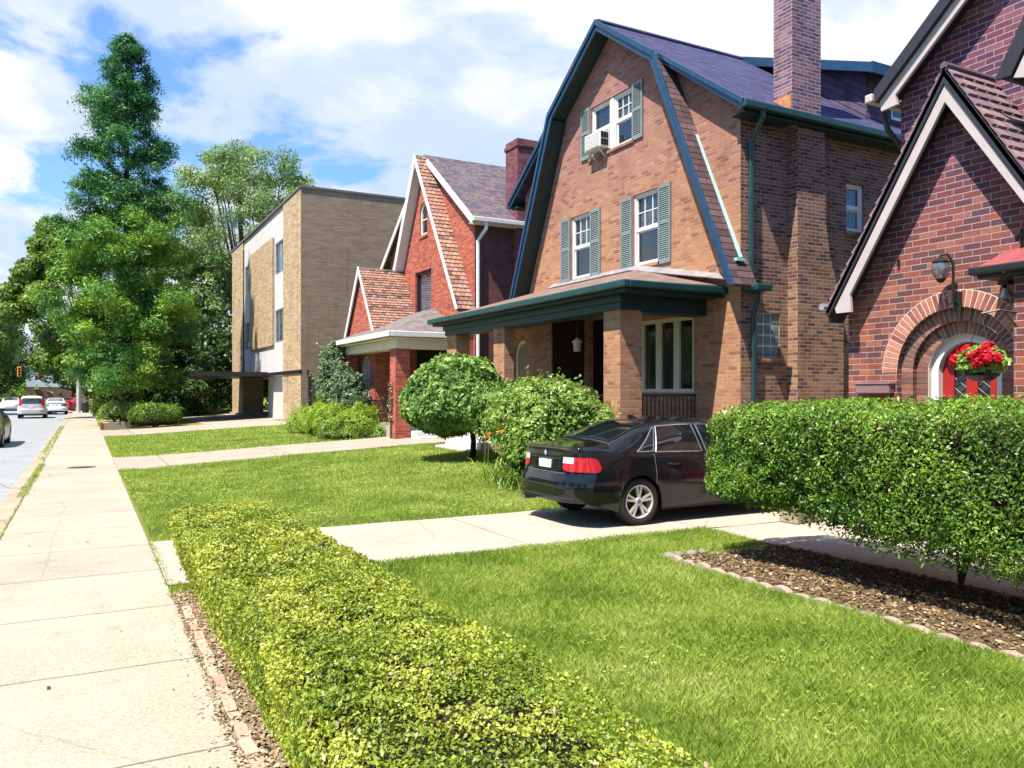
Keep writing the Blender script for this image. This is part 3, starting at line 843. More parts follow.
def blob_shrub(name, label, cat, base, clumps, n, leafsize, mat, aspect=.5, seed=1, group=None, stems=5, up=.4, amp=.22, flowers=None, jit=.9, corefac=.62, stem_mat='bark'):
    """clumps: list of (dx,dy,z,rx,ry,rz) ellipsoids"""
    bx, by = base; bz = gz(bx, by)
    t = thing(name, label, cat, (bx, by, bz), 0, group)
    rng = np.random.default_rng(seed)
    w = np.array([(c[3] * c[4] + c[4] * c[5] + c[3] * c[5]) for c in clumps]); w /= w.sum()
    Ps, Ns = [], []
    for c, f in zip(clumps, w):
        m = int(n * f); d = unit(rng.normal(size=(m, 3)))
        d[:, 2] = np.where(d[:, 2] < -.5, -d[:, 2], d[:, 2])
        P = np.array([bx + c[0], by + c[1], bz + c[2]]) + d * np.array(c[3:6])
        nn = unit(d / np.array(c[3:6]))
        b = fnoise(P, 5. / max(.3, c[3]), seed + 3) * amp * c[3] * 1.5 + fnoise(P, 14. / max(.3, c[3]), seed + 5) * amp * .5 * c[3]
        P = P + nn * (b - rng.exponential(.10 * c[3], m))[:, None]
        Ps.append(P); Ns.append(nn)
    P = np.concatenate(Ps); nn = np.concatenate(Ns)
    k = P[:, 2] > bz + .01; P, nn = P[k], nn[k]
    hol = (fnoise(P, 4.5 / max(.3, clumps[0][3]), seed + 9) < -.5) & (rng.random(len(P)) < .6)
    P, nn = P[~hol], nn[~hol]
    Q = leaves(P, nn + np.array([-.2, -.05, up]), leafsize, aspect, jit, rng, .45, fold=.18)
    rr = np.clip(rng.normal(.42, .22, len(P)) + .12 * nn[:, 2] + fnoise(P, 7. / max(.3, clumps[0][3]), seed + 11) * .15, 0, 1)
    # stray shoots standing out of the outline
    ns = max(20, n // 130)
    i = rng.choice(len(P), ns, replace=False)
    i = i[nn[i, 2] > -.1]
    dirs = unit(nn[i] + rng.normal(size=(len(i), 3)) * .35 + np.array([0, 0, .55]))
    Ls = rng.uniform(1.5, 4.5, len(i)) * leafsize
    q = np.linspace(.1, 1, 9)
    SP = (P[i][:, None, :] + dirs[:, None, :] * (Ls[:, None] * q[None, :])[:, :, None]).reshape(-1, 3) + rng.normal(size=(len(i) * 9, 3)) * leafsize * .28
    Q = np.concatenate([Q, leaves(SP, np.repeat(dirs, 9, 0) + rng.normal(size=(len(SP), 3)) * .6, leafsize * .85, aspect, .6, rng, .3)])
    rr = np.concatenate([rr, np.clip(rng.normal(.62, .18, len(SP)), 0, 1)])
    quads('foliage', Q, rr, mat, t)
    if corefac:
        mb = MB()
        for c in clumps:
            G = []
            for i in range(9):
                th = PI * i / 8
                G.append([(bx + c[0] + c[3] * corefac * math.sin(th) * math.cos(2 * PI * j / 12), by + c[1] + c[4] * corefac * math.sin(th) * math.sin(2 * PI * j / 12), max(bz + .02, bz + c[2] + c[5] * corefac * math.cos(th))) for j in range(13)])
            mb.grid(G)
        mb.build('branches', M['twig'], t, smooth=True)
    if stems:
        for i in range(stems):
            mb = MB()
            c = clumps[i % len(clumps)]
            mb.tube([(bx + rng.uniform(-.1, .1), by + rng.uniform(-.1, .1), bz - .03), (bx + c[0] * .5, by + c[1] * .5, bz + c[2] * .5), (bx + c[0], by + c[1], bz + c[2])], [.03, .022, .012], 6)
            mb.build('stem', M[stem_mat], t)
    if flowers:
        fm, cnt, fs = flowers
        i = rng.choice(len(P), cnt, replace=False)
        C = P[i] + nn[i] * .04
        reps = 6
        FP = np.repeat(C, reps, 0) + rng.normal(size=(cnt * reps, 3)) * fs * .3
        quads('blossom', leaves(FP, np.repeat(nn[i], reps, 0), fs, .8, .9, rng), rng.random(cnt * reps), fm, t)
    return t

# standard tree with a clipped globe crown
def globe_tree():
    bx, by = 7.55, 15.95; bz = gz(bx, by)
    t = thing('globe_tree', 'small dome shaped tree on a single thin dark trunk in front of the porch', 'tree', (bx, by, bz))
    mb = MB(); mb.tube([(bx, by, bz - .05), (bx + .02, by, bz + .4), (bx - .02, by + .02, bz + .75)], [.075, .06, .06], 9)
    for i in range(7):
        a = i * .9; mb.tube([(bx, by, bz + .62), (bx + .35 * math.cos(a), by + .35 * math.sin(a), bz + 1.), (bx + .7 * math.cos(a), by + .7 * math.sin(a), bz + 1.35)], [.04, .03, .015], 6)
    mb.build('trunk', M['bark_dark'], t, smooth=True)
    rng = np.random.default_rng(31)
    n = 26000
    d = unit(rng.normal(size=(n, 3)))
    c = np.array([bx - .34, by + .14, bz + 1.06]); R = np.array([1.18, 1.18, 1.2])
    P = c + d * R; low = d[:, 2] < 0
    P[low, 2] = c[2] + d[low, 2] * .48
    nn = unit(d / R)
    b = fnoise(P, 4.5, 3) * .09 + fnoise(P, 12., 5) * .08
    P = P + nn * (b - rng.exponential(.08, n))[:, None]
    quads('crown', leaves(P, nn + np.array([0, 0, .25]),   .15, .42, .75, rng, .4, droop=.6, fold=.2), np.clip(rng.normal(.5, .22, n) + b * 1.5, 0, 1), M['round_leaf'], t)
    mb = MB(); G = []
    for i in range(11):
        th = PI * i / 10
        zz = math.cos(th); zz = zz * .9 if zz > 0 else zz * .36
        G.append([(c[0] + .86 * math.sin(th) * math.cos(2 * PI * j / 16), c[1] + .86 * math.sin(th) * math.sin(2 * PI * j / 16), c[2] + zz) for j in range(17)])
    mb.grid(G); mb.build('branches', M['twig'], t, smooth=True)
globe_tree()

blob_shrub('flowering_shrub', 'large loose green flowering shrub before the middle of the porch, behind the black car', 'shrub', (7.7, 12.95),
           [(0, 0, .95, .85, .85, .8), (-.35, .35, 1.15, .7, .7, .6), (.45, -.35, 1.05, .65, .65, .6), (.1, -.2, 1.45, .55, .55, .42), (-.55, -.35, .7, .55, .6, .55), (.62, -.72, .8, .42, .45, .5), (.1, .75, 1.1, .55, .6, .55)],
           24000, .085, M['shrub_leaf'], .5, 41, flowers=(M['pink_petal'], 46, .05))
blob_shrub('leafy_shrub', 'darker leafy shrub between the dome shaped tree and the flowering shrub', 'shrub', (7.7, 14.35),
           [(0, 0, .85, .75, .75, .75), (.2, -.4, 1.0, .6, .6, .6), (-.2, .35, .95, .6, .6, .6), (.3, .1, 1.35, .5, .5, .4)], 13000, .085, M['round_leaf'], .5, 42)
blob_shrub('dark_shrub', 'low dark green shrub tucked behind the lilies and the car boot', 'shrub', (7.35, 12.6),
           [(0, 0, .35, .5, .6, .38), (.2, -.4, .38, .45, .45, .4)], 6000, .08, M['tree_dark'], .5, 43)

def daylilies():
    bx, by = 7.0, 12.78; bz = gz(bx, by)
    t = thing('daylily_clump', 'clump of orange daylilies with strappy leaves at the lawn edge', 'flowers', (bx, by, bz))
    rng = random.Random(4); mb = MB()
    for i in range(420):
        x = bx + rng.gauss(0, .24); y = by + rng.gauss(0, .3); z = gz(x, y); a = rng.uniform(0, 6.28); L = rng.uniform(.35, .7); w = .012
        dx, dy = math.cos(a), math.sin(a); sx, sy = -dy * w, dx * w
        pts = [(x + dx * L * q * .6, y + dy * L * q * .6, z + L * (q * 1.35 - q * q * .75)) for q in (0, .35, .7, 1.)]
        for (p, q) in zip(pts[:-1], pts[1:]):
            mb.face([(p[0] - sx, p[1] - sy, p[2]), (p[0] + sx, p[1] + sy, p[2]), (q[0] + sx * .7, q[1] + sy * .7, q[2]), (q[0] - sx * .7, q[1] - sy * .7, q[2])], rng.uniform(.3, .95))
    mb.build('foliage', M['shrub_leaf'], t)
    mb = MB()
    spots = []
    for i in range(17):
        x = bx + rng.gauss(-.05, .22); y = by + rng.gauss(.15, .3); z = gz(x, y); h = rng.uniform(.72, 1.02)
        mb.tube([(x, y, z), (x + .03, y, z + h * .6), (x + .05, y + .02, z + h)], .006, 5, .4); spots.append((x + .05, y + .02, z + h))
    mb.build('stalk', M['lime_leaf'], t)
    for s in spots:
        f = MB()
        for q in range(6):
            a = q * PI / 3 + rng.random(); dx, dy = math.cos(a), math.sin(a)
            c0 = s; m1 = (s[0] + dx * .045, s[1] + dy * .045, s[2] + .055); e = (s[0] + dx * .095, s[1] + dy * .095, s[2] + .045)
            f.face([c0, (m1[0] - dy * .026, m1[1] + dx * .026, m1[2]), e, (m1[0] + dy * .026, m1[1] - dx * .026, m1[2])], rng.random())
        f.build('blossom', M['orange_petal'], t)
daylilies()

# planting by the red gabled house and the apartment block
blob_shrub('viburnum_bush', 'tall grey green bush between the fence and the red brick porch', 'bush', (7.85, 27.3),
           [(0, 0, 1.1, .7, .8, .8), (.2, -.3, 1.7, .5, .6, .5), (-.1, .7, 2.2, .45, .5, .42), (.1, 1.2, 2.75, .45, .55, .4), (.2, -.8, 1.0, .5, .6, .6), (0, 1.3, 1.6, .5, .6, .5)], 15000, .13, M['gray_leaf'], .55, 51, flowers=(M['red_petal'], 3, .12))
blob_shrub('spirea_bush', 'mounded bright lime green bush on the lawn before the red brick porch', 'bush', (7.4, 25.9),
           [(0, 0, .4, .8, 1., .6), (-.1, 1.3, .42, .8, .9, .6), (.1, -.9, .36, .75, .7, .5), (.5, -.7, .5, .6, .6, .5), (-.1, 2.4, .35, .7, .8, .5), (-.3, .4, .62, .6, .8, .42), (-.2, 3.5, .32, .7, .9, .48)], 20000, .13, M['lime_leaf'], .2, 52)
blob_shrub('ground_cover', 'low weedy green plants along the driveway below the red brick pier', 'plants', (7.5, 24.75),
           [(0, 0, .15, .6, .5, .3), (.9, -.05, .14, .6, .45, .26), (1.8, 0, .15, .5, .4, .3), (-.5, .35, .2, .5, .5, .35)], 7500, .11, M['shrub_leaf'], .25, 53, stems=0)
blob_shrub('round_shrub', 'clipped oblong dark green shrub on the apartment lawn beside the planter', 'shrub', (3.05, 42.3),
           [(0, 0, .6, 1.22, .9, .6), (-.55, .05, .55, .7, .85, .55), (.55, .05, .55, .7, .85, .55)], 20000, .07, M['yew_leaf'], .5, 54, amp=.03, corefac=.86)
blob_shrub('planter_shrub', 'loose mixed shrub growing in the low stone planter by the sidewalk', 'shrub', (1.6, 44.6),
           [(0, 0, .75, .85, .8, .45), (.6, .1, .7, .7, .7, .4), (-.5, .1, .62, .5, .6, .35)], 9000, .10, M['shrub_leaf'], .5, 55)
blob_shrub('sidewalk_bush', 'leafy bush at the far sidewalk edge behind the planter', 'bush', (1.5, 50.5),
           [(0, 0, 1., 1.0, 1.2, 1.0), (.5, .8, 1.6, .9, 1., .9), (-.2, 1.2, .8, .8, 1.2, .8)], 8000, .16, M['tree_leaf'], .5, 56)

def planter():
    t = thing('stone_planter', 'low pale stone planter wall at the sidewalk corner with a red end', 'planter', (1.8, 43.4, 0))
    mb = MB(); mb.box(.80, 2.0, 42.7, 42.95, 0, .33); mb.box(.80, 1.05, 42.96, 47.5, 0, .33); mb.build('wall', M['stone'], t, bevel=.01)
    mb = MB(); mb.box(1.06, 2.0, 42.96, 47.5, 0, .25); mb.build('soil', M['mulch'], t)
    mb = MB(); mb.box(.70, .79, 42.68, 42.97, 0, .34); mb.build('end_cap', M['reddoor'], t)
planter()

# ------------------------------------------------------------------ trees
def conifer(base, H, R, n_leaf, seed, name, label, mat, trunk_mat, lean=0., bare=1.2, size=.26, group=None):
    bx, by = base; bz = gz(bx, by)
    t = thing(name, label, 'tree', (bx, by, bz), 0, group)
    rng = np.random.default_rng(seed); mb = MB()
    tp = [(bx + lean * q, by, bz - .1 + H * q) for q in (0, .03, .2, .5, .8, .985)]
    mb.tube(tp, [.42, .33, .27, .17, .08, .02], 10)
    clumps = []
    h = bare
    while h < H * .97:
        f = h / H
        env = R * min(1., ((1 - f) / .55) ** .85) * (1. if f > .2 else .8 + .2 * f / .2)
        nb = 7 if f < .7 else 5
        off = rng.uniform(0, 6.28)
        for i in range(nb):
            a = off + 2 * PI * i / nb + rng.uniform(-.35, .35)
            L = max(.25, env * rng.uniform(.5, 1.12))
            d = np.array([math.cos(a), math.sin(a)])
            rise = rng.uniform(-.02, .28) * L
            p0 = np.array([bx + lean * f, by, bz + h])
            p2 = p0 + np.array([d[0] * L, d[1] * L, rise]); p1 = p0 + np.array([d[0] * L * .5, d[1] * L * .5, rise * .2 - .06 * L])
            mb.tube([tuple(p0), tuple(p1), tuple(p2)], [.05 * (1 - f) + .018, .035 * (1 - f) + .012, .008], 5)
            m = max(3, int(L * 2.6))
            for q in range(m):
                s_ = .38 + .62 * (q + 1) / m
                c = p0 * (1 - s_) ** 2 + 2 * p1 * s_ * (1 - s_) + p2 * s_ ** 2
                c = c + np.array([rng.normal() * .30, rng.normal() * .30, rng.normal() * .16]) * min(1, L)
                r = (.22 + .36 * rng.random() ** 1.5) * (.55 + .45 * min(1., L / 2.2))
                clumps.append((c, r))
        h += rng.uniform(.75, 1.2) * (.55 if f > .75 else 1.)
    mb.build('trunk', trunk_mat, t, smooth=True)
    w = np.array([c[1] ** 2 for c in clumps]); w /= w.sum()
    idx = rng.choice(len(clumps), n_leaf, p=w)
    C = np.array([c[0] for c in clumps])[idx]; Rr = np.array([c[1] for c in clumps])[idx]
    d = rng.normal(size=(n_leaf, 3)) * .62
    P = C + d * Rr[:, None] * np.array([1.1, 1.1, .75])
    P[:, 2] -= .25 * Rr * (d[:, 0] ** 2 + d[:, 1] ** 2)
    sz = size * rng.uniform(.6, 1.2, n_leaf)
    Q = leaves(P, d * .5 + np.array([0, 0, .7]), sz, .26, .6, rng, .4, droop=.25, fold=.1)
    tone = rng.normal(0, .21, len(clumps))[idx]
    quads('crown', Q, np.clip(rng.normal(.45, .16, n_leaf) + tone, 0, 1), mat, t)
    return t

def broadleaf(base, H, R, n_leaf, seed, name, label, mat, trunk_mat=None, crown=(.35, 1.), size=.3, group=None, nclump=46, gap=.5, clump=.26, flat=1., z0=None, thin=1., shift=0.):
    bx, by = base; bz = gz(bx, by) if z0 is None else z0
    t = thing(name, label, 'tree', (bx, by, bz), 0, group)
    rng = np.random.default_rng(seed); mb = MB()
    zc = bz + H * (crown[0] + crown[1]) / 2; hz = H * (crown[1] - crown[0]) / 2
    tk = .02 * H * thin
    fork = bz + H * crown[0] * .9
    mb.tube([(bx, by, bz - .2), (bx + rng.normal() * .1, by, (bz + fork) / 2), (bx + rng.normal() * .2, by + rng.normal() * .2, fork)], [tk * 1.25, tk, tk * .85], 9)
    cl = []
    for i in range(nclump):
        d = rng.normal(size=3); d /= np.linalg.norm(d)
        q = rng.uniform(.35, 1.) ** .6
        c = np.array([bx, by, zc]) + d * np.array([R, R, hz]) * q * (1 - clump * .5)
        taper = 1 - .35 * max(0, (c[2] - zc) / hz)
        c[0] = bx + (c[0] - bx) * taper; c[1] = by + (c[1] - by) * taper
        c[0] += shift; cl.append((c, R * clump * rng.uniform(.7, 1.3), rng.normal(0, .15)))
    for c, r, _ in cl[::2]:
        s = np.array([bx, by, fork]); m = (s * .45 + c * .55) + np.array([0, 0, -.08 * H * rng.random()])
        mb.tube([tuple(s), tuple(m), tuple(c)], [tk * .5, tk * .3, tk * .08], 6)
    mb.build('trunk', trunk_mat or M['bark'], t, smooth=True)
    w = np.array([c[1] ** 2 for c in cl]); w /= w.sum()
    idx = rng.choice(len(cl), n_leaf, p=w)
    C = np.array([c[0] for c in cl])[idx]; Rr = np.array([c[1] for c in cl])[idx]
    d = unit(rng.normal(size=(n_leaf, 3))) * (rng.uniform(gap, 1, n_leaf) ** .5)[:, None]
    P = C + d * Rr[:, None] * np.array([1.1, 1.1, .8 * flat])
    P += (fnoise(P, 2.2 / max(.5, R * clump), seed) * .12 * R * clump)[:, None] * d
    k = P[:, 2] > bz + .1; P, d, idx = P[k], d[k], idx[k]
    Q = leaves(P, d + np.array([0, 0, .55]), size, .5, .65, rng, .35, fold=.15)
    tone = np.array([c[2] for c in cl])[idx]
    quads('crown', Q, np.clip(rng.normal(.45, .17, len(P)) + tone, 0, 1), mat, t)
    return t

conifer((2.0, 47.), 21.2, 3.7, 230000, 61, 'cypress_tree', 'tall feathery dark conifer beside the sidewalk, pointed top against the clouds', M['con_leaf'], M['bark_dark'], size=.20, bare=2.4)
conifer((5.4, 56.), 6.2, 2.6, 20000, 62, 'spruce_tree', 'shorter dark conifer in shade left of the carport', M['tree_dark'], M['bark_dark'], size=.42, bare=.7)
BG = 'trees behind the apartment block and conifer'
broadleaf((12.6, 72.), 23.6, 8.2, 60000, 63, 'ash_tree', 'airy pale tree rising above the flat roof of the apartment block', M['tree_pale'], None, (.34, 1.), .25, BG, 150, .05, .14, thin=.55)
broadleaf((6.2, 70.), 15., 5., 13000, 64, 'maple_tree', 'pale leafy tree between the conifer and the apartment block', M['tree_pale'], None, (.1, 1.), .42, BG, 46, .5, .27)
broadleaf((6.0, 61.), 7.5, 4.2, 13000, 65, 'understory_tree', 'low dark leafy tree seen under the carport canopy', M['tree_dark'], M['bark_dark'], (.02, 1.), .36, BG, 40, .5, .3)
broadleaf((14.5, 62.), 8., 5.2, 13000, 78, 'understory_tree', 'dark tree at the back of the apartment court', M['tree_dark'], M['bark_dark'], (.02, 1.), .36, BG, 40, .5, .3)
broadleaf((10.4, 63.), 7., 4.2, 12000, 66, 'understory_tree', 'dark shrubby tree beyond the open carport', M['tree_dark'], M['bark_dark'], (.02, 1.), .36, BG, 40, .5, .3)
broadleaf((2.6, 58.), 6., 2.6, 8000, 67, 'understory_tree', 'shaded small tree right beside the conifer trunk', M['tree_dark'], M['bark_dark'], (.05, 1.), .34, BG, 36, .5, .3)
broadleaf((1.2, 62.), 14.4, 3.7, 30000, 68, 'oak_tree', 'rounded light green tree behind the left side of the conifer', M['tree_leaf'], None, (.22, 1.), .30, BG, 60, .3, .22, shift=-2.5, thin=.6)
SL = 'trees along the far side of the street'
broadleaf((-11., 80.), 13., 4.5, 16000, 71, 'street_tree', 'nearest dark street tree at the left edge of the picture', M['tree_leaf'], None, (.16, 1.), .36, SL, 46, .5, .27)
broadleaf((-11.2, 100.), 15.8, 5.2, 13000, 72, 'street_tree', 'tall mid green tree by the traffic light on the far side of the street', M['tree_leaf'], None, (.12, 1.), .44, SL, 46, .5, .27)
broadleaf((-11.8, 142.), 14., 6.5, 10000, 73, 'street_tree', 'dark tree behind the traffic light', M['tree_dark'], None, (.06, 1.), .5, SL, 46, .5, .27)
broadleaf((-11., 122.), 15., 5., 9000, 74, 'street_tree', 'pale tree rising behind the distant pale house', M['tree_pale'], None, (.3, 1.), .6, SL, 46, .5, .27)
broadleaf((-1., 100.), 11., 5.2, 10000, 75, 'street_tree', 'green tree overhanging the far end of the sidewalk', M['tree_leaf'], None, (.2, 1.), .5, SL, 46, .5, .27)
broadleaf((4.5, 84.), 12., 6., 10000, 76, 'street_tree', 'shaded tree behind the conifer at the far bend', M['tree_dark'], None, (.05, 1.), .5, SL, 46, .5, .28)
OP = 'trees across the street outside the picture'
for i, (x, y, h) in enumerate(((-15.5, -14., 11.), (-16.5, -2., 13.), (-15., 9., 12.), (-16.5, 21., 13.5), (-15.5, 33., 12.), (-16., 47., 12.5))):
    broadleaf((x, y), h, 5.2, 5000, 90 + i, 'street_tree', 'leafy street tree across the road outside the picture, seen only in reflections', M['tree_leaf'], None, (.12, 1.), .62, OP, 40, .5, .3)
def far_wood():
    rng = np.random.default_rng(80); n = 30000
    x = rng.uniform(-120, 130, n); lay = 150 + 40 * rng.random(n)
    hmax = 9 + 3 * np.sin(x * .11) + 2.5 * np.sin(x * .31 + 1)
    P = np.stack([x, lay, rng.random(n) ** .8 * hmax], 1)
    P += (fnoise(P, .5, 4) * 1.2)[:, None]
    quads_o = quads('woods', leaves(P, np.tile([0, -.6, .6], (n, 1)), 1.3, .6, .8, rng), np.clip(rng.normal(.4, .2, n), 0, 1), M['tree_leaf'])
    tag(quads_o, 'far green wooded mass closing the street', 'woods', kind='stuff')
far_wood()

# ------------------------------------------------------------------ edging stones and bricks
def edgings():
    rng = random.Random(12)
    y = 6.72; i = 0
    where = 'scalloped edging stones round the mulch bed'
    first = None
    while y > 1.9:
        L = .21
        x = 5.53 + .05 * math.sin(y * 1.1) - (.10 if y < 3 else 0) * (3 - y)
        mb = MB(); prof = [(-L / 2, 0), (L / 2, 0), (L / 2, .05)] + [(L / 2 * math.cos(PI * q / 8), .05 + .045 * math.sin(PI * q / 8)) for q in range(1, 8)] + [(-L / 2, .05)]
        extr(mb, 'x', prof, 0, -.035, .035)
        if first is None: first = mb.build('edging_stone', M['stone'], None, bevel=.006)
        o = first if i == 0 else first.copy()
        if i: COL.objects.link(o)
        o.location = (x, y, -.04 + rng.uniform(-.012, .01)); o.rotation_euler = (rng.uniform(-.06, .06), rng.uniform(-.1, .1), rng.uniform(-.1, .1))
        tag(o, 'beige scalloped edging stone in the row between the lawn and the mulch bed', 'edging stone', where)
        y -= L + .012; i += 1
    first = None
    # a few field stones at the bed corner
    for j, (x, yy, r) in enumerate(((5.60, 6.84, .065), (5.76, 6.89, .05), (5.92, 6.85, .06), (6.1, 6.88, .045))):
        mb = MB(); mb.lathe([(0.001, -.02), (r, .0), (r * 1.05, r * .4), (r * .7, r * .85), (0.001, r)], (0, 0, 0), 'z', 9)
        mb.v = [(a * (1 + .2 * rng.random()), b * (1 + .25 * rng.random()), c) for a, b, c in mb.v]
        o = mb.build('field_stone', M['fieldstone'], None, smooth=True); o.location = (x, yy, .0); o.rotation_euler = (0, 0, rng.random() * 3)
        tag(o, 'rounded field stone at the far corner of the mulch bed', 'stone', 'field stones at the bed corner')
    y = 6.95; i = 0
    while y > 2.6:
        mb = MB(); mb.box(-.033, .033, -.098, .098, -.03, .040, .1 + .8 * rng.random())
        o = mb.build('edging_brick', M['edging'], None, bevel=.007)
        o.location = (.735 - .004 * (7 - y) + rng.uniform(-.006, .006), y, .006 + rng.uniform(-.008, .008)); o.rotation_euler = (rng.uniform(-.03, .03), rng.uniform(-.08, .08), rng.uniform(-.05, .05))
        tag(o, 'rose brick laid in the edging row between the sidewalk and the low hedge', 'brick', 'edging bricks beside the low hedge')
        y -= .203; i += 1
    mb = MB(); mb.box(-.30, .30, -.15, .15, 0, .20)
    o = mb.build('stone_block', M['stone'], None, bevel=.02); o.location = (8.75, 7.86, .01); o.rotation_euler = (0, 0, .1)
    tag(o, 'rough beige stone block on the concrete behind the tall hedge', 'stone block')
    mb = MB(); mb.lathe([(.001, .004), (.30, .004), (.31, .0)], (0, 0, 0), 'z', 24)
    o = mb.build('utility_cover', M['lead']); o.location = (-.05, 21.6, .008); o.scale = (1, .8, 1)
    tag(o, 'dark round utility cover set in the sidewalk', 'utility cover')
edgings()
# ------------------------------------------------------------------ building parts
def window(parent, axis, p, a0, a1, z0, z1, rec=.10, frame='white', cols=3, rows=2, curtain=.5, sill='brick_tan', fw=.055, upper_only=True, split=.5, name='window', glass='glass', mull=0):
    mb = MB()
    d0, d1 = rec - .055, rec
    abox(mb, axis, p, a0, a0 + fw, z0, z1, d0, d1); abox(mb, axis, p, a1 - fw, a1, z0, z1, d0, d1)
    abox(mb, axis, p, a0 + fw, a1 - fw, z1 - fw, z1, d0, d1 - .003); abox(mb, axis, p, a0 + fw, a1 - fw, z0, z0 + fw, d0, d1 - .003)
    w = mb.build(name, M[frame], parent, bevel=.004)
    zm = z0 + (z1 - z0) * split
    b0, b1 = a0 + fw, a1 - fw
    mb = MB(); sw = .035
    if split:
        abox(mb, axis, p, b0, b1, zm - .025, zm + .025, rec - .03, rec + .012)
        for (q0, q1, dd) in ((zm + .025, z1 - fw, -.02), (z0 + fw, zm - .025, 0.)):
            abox(mb, axis, p, b0, b0 + sw, q0, q1, rec + dd - .008, rec + dd + .02); abox(mb, axis, p, b1 - sw, b1, q0, q1, rec + dd - .008, rec + dd + .02)
            abox(mb, axis, p, b0 + sw, b1 - sw, q1 - sw, q1, rec + dd - .006, rec + dd + .02); abox(mb, axis, p, b0 + sw, b1 - sw, q0, q0 + sw, rec + dd - .006, rec + dd + .02)
    lo = zm + .025 if (split and upper_only) else z0 + fw
    hi = z1 - fw
    for i in range(1, cols):
        a = b0 + (b1 - b0) * i / cols; abox(mb, axis, p, a - .010, a + .010, lo, hi, rec - .018, rec + .012)
    for i in range(1, rows):
        z = lo + (hi - lo) * i / rows; abox(mb, axis, p, b0, b1, z - .010, z + .010, rec - .016, rec + .010)
    if mb.v: mb.build('sash', M[frame], w)
    mb = MB(); mb.face([pt(axis, p, b0 - .01, z0 + fw - .01, rec + .004), pt(axis, p, b1 + .01, z0 + fw - .01, rec + .004), pt(axis, p, b1 + .01, z1 - fw + .01, rec + .004), pt(axis, p, b0 - .01, z1 - fw + .01, rec + .004)])
    mb.build('pane', M[glass], w)
    if curtain:
        mb = MB(); n = 28; zc = z1 - (z1 - z0) * curtain
        mb.grid([[pt(axis, p, b0 + (b1 - b0) * i / n, z, rec + .10 + .02 * math.sin(i * 1.5)) for z in (zc, z1)] for i in range(n + 1)])
        mb.build('curtain', M['curtain'], w, smooth=True)
    if sill:
        mb = MB(); abox(mb, axis, p, a0 - .06, a1 + .06, z0 - .075, z0 - .004, -.045, rec - .06)
        mb.build('sill', M[sill], w, bevel=.006)
    return w

def shutter(parent, axis, p, a0, a1, z0, z1, mat='shutter', d=-.045):
    mb = MB(); s = .05
    abox(mb, axis, p, a0, a0 + s, z0, z1, d, -.004); abox(mb, axis, p, a1 - s, a1, z0, z1, d, -.004)
    zm = z0 + (z1 - z0) * .52
    for (q0, q1) in ((z0, z0 + .08), (zm - .035, zm + .035), (z1 - .07, z1)): abox(mb, axis, p, a0 + s, a1 - s, q0, q1, d + .003, -.006)
    for (q0, q1) in ((z0 + .08, zm - .035), (zm + .035, z1 - .07)):
        n = int((q1 - q0) / .042); st = (q1 - q0) / n
        for i in range(n):
            za = q0 + st * i
            pts = [(d + .006, za + .004), (d + .012, za), (-.010, za + st * .95), (-.016, za + st * .98)]
            A = [pt(axis, p, a0 + s, z, dd) for dd, z in pts]; B = [pt(axis, p, a1 - s, z, dd) for dd, z in pts]
            mb.mesh(A + B, [(0, 1, 2, 3), (7, 6, 5, 4), (0, 4, 5, 1), (1, 5, 6, 2), (2, 6, 7, 3), (3, 7, 4, 0)])
    return mb.build('shutter', M[mat], parent)

def downspout(parent, path, mat, r=.048, name='downspout'):
    mb = MB(); mb.tube(path, r, 8); return mb.build(name, M[mat], parent, smooth=False)

M['teal_beam'] = solid('teal paint darkened for shade', (.008, .032, .034), .45, .4)  # darker copy of the trim teal, porch shade put into the colour
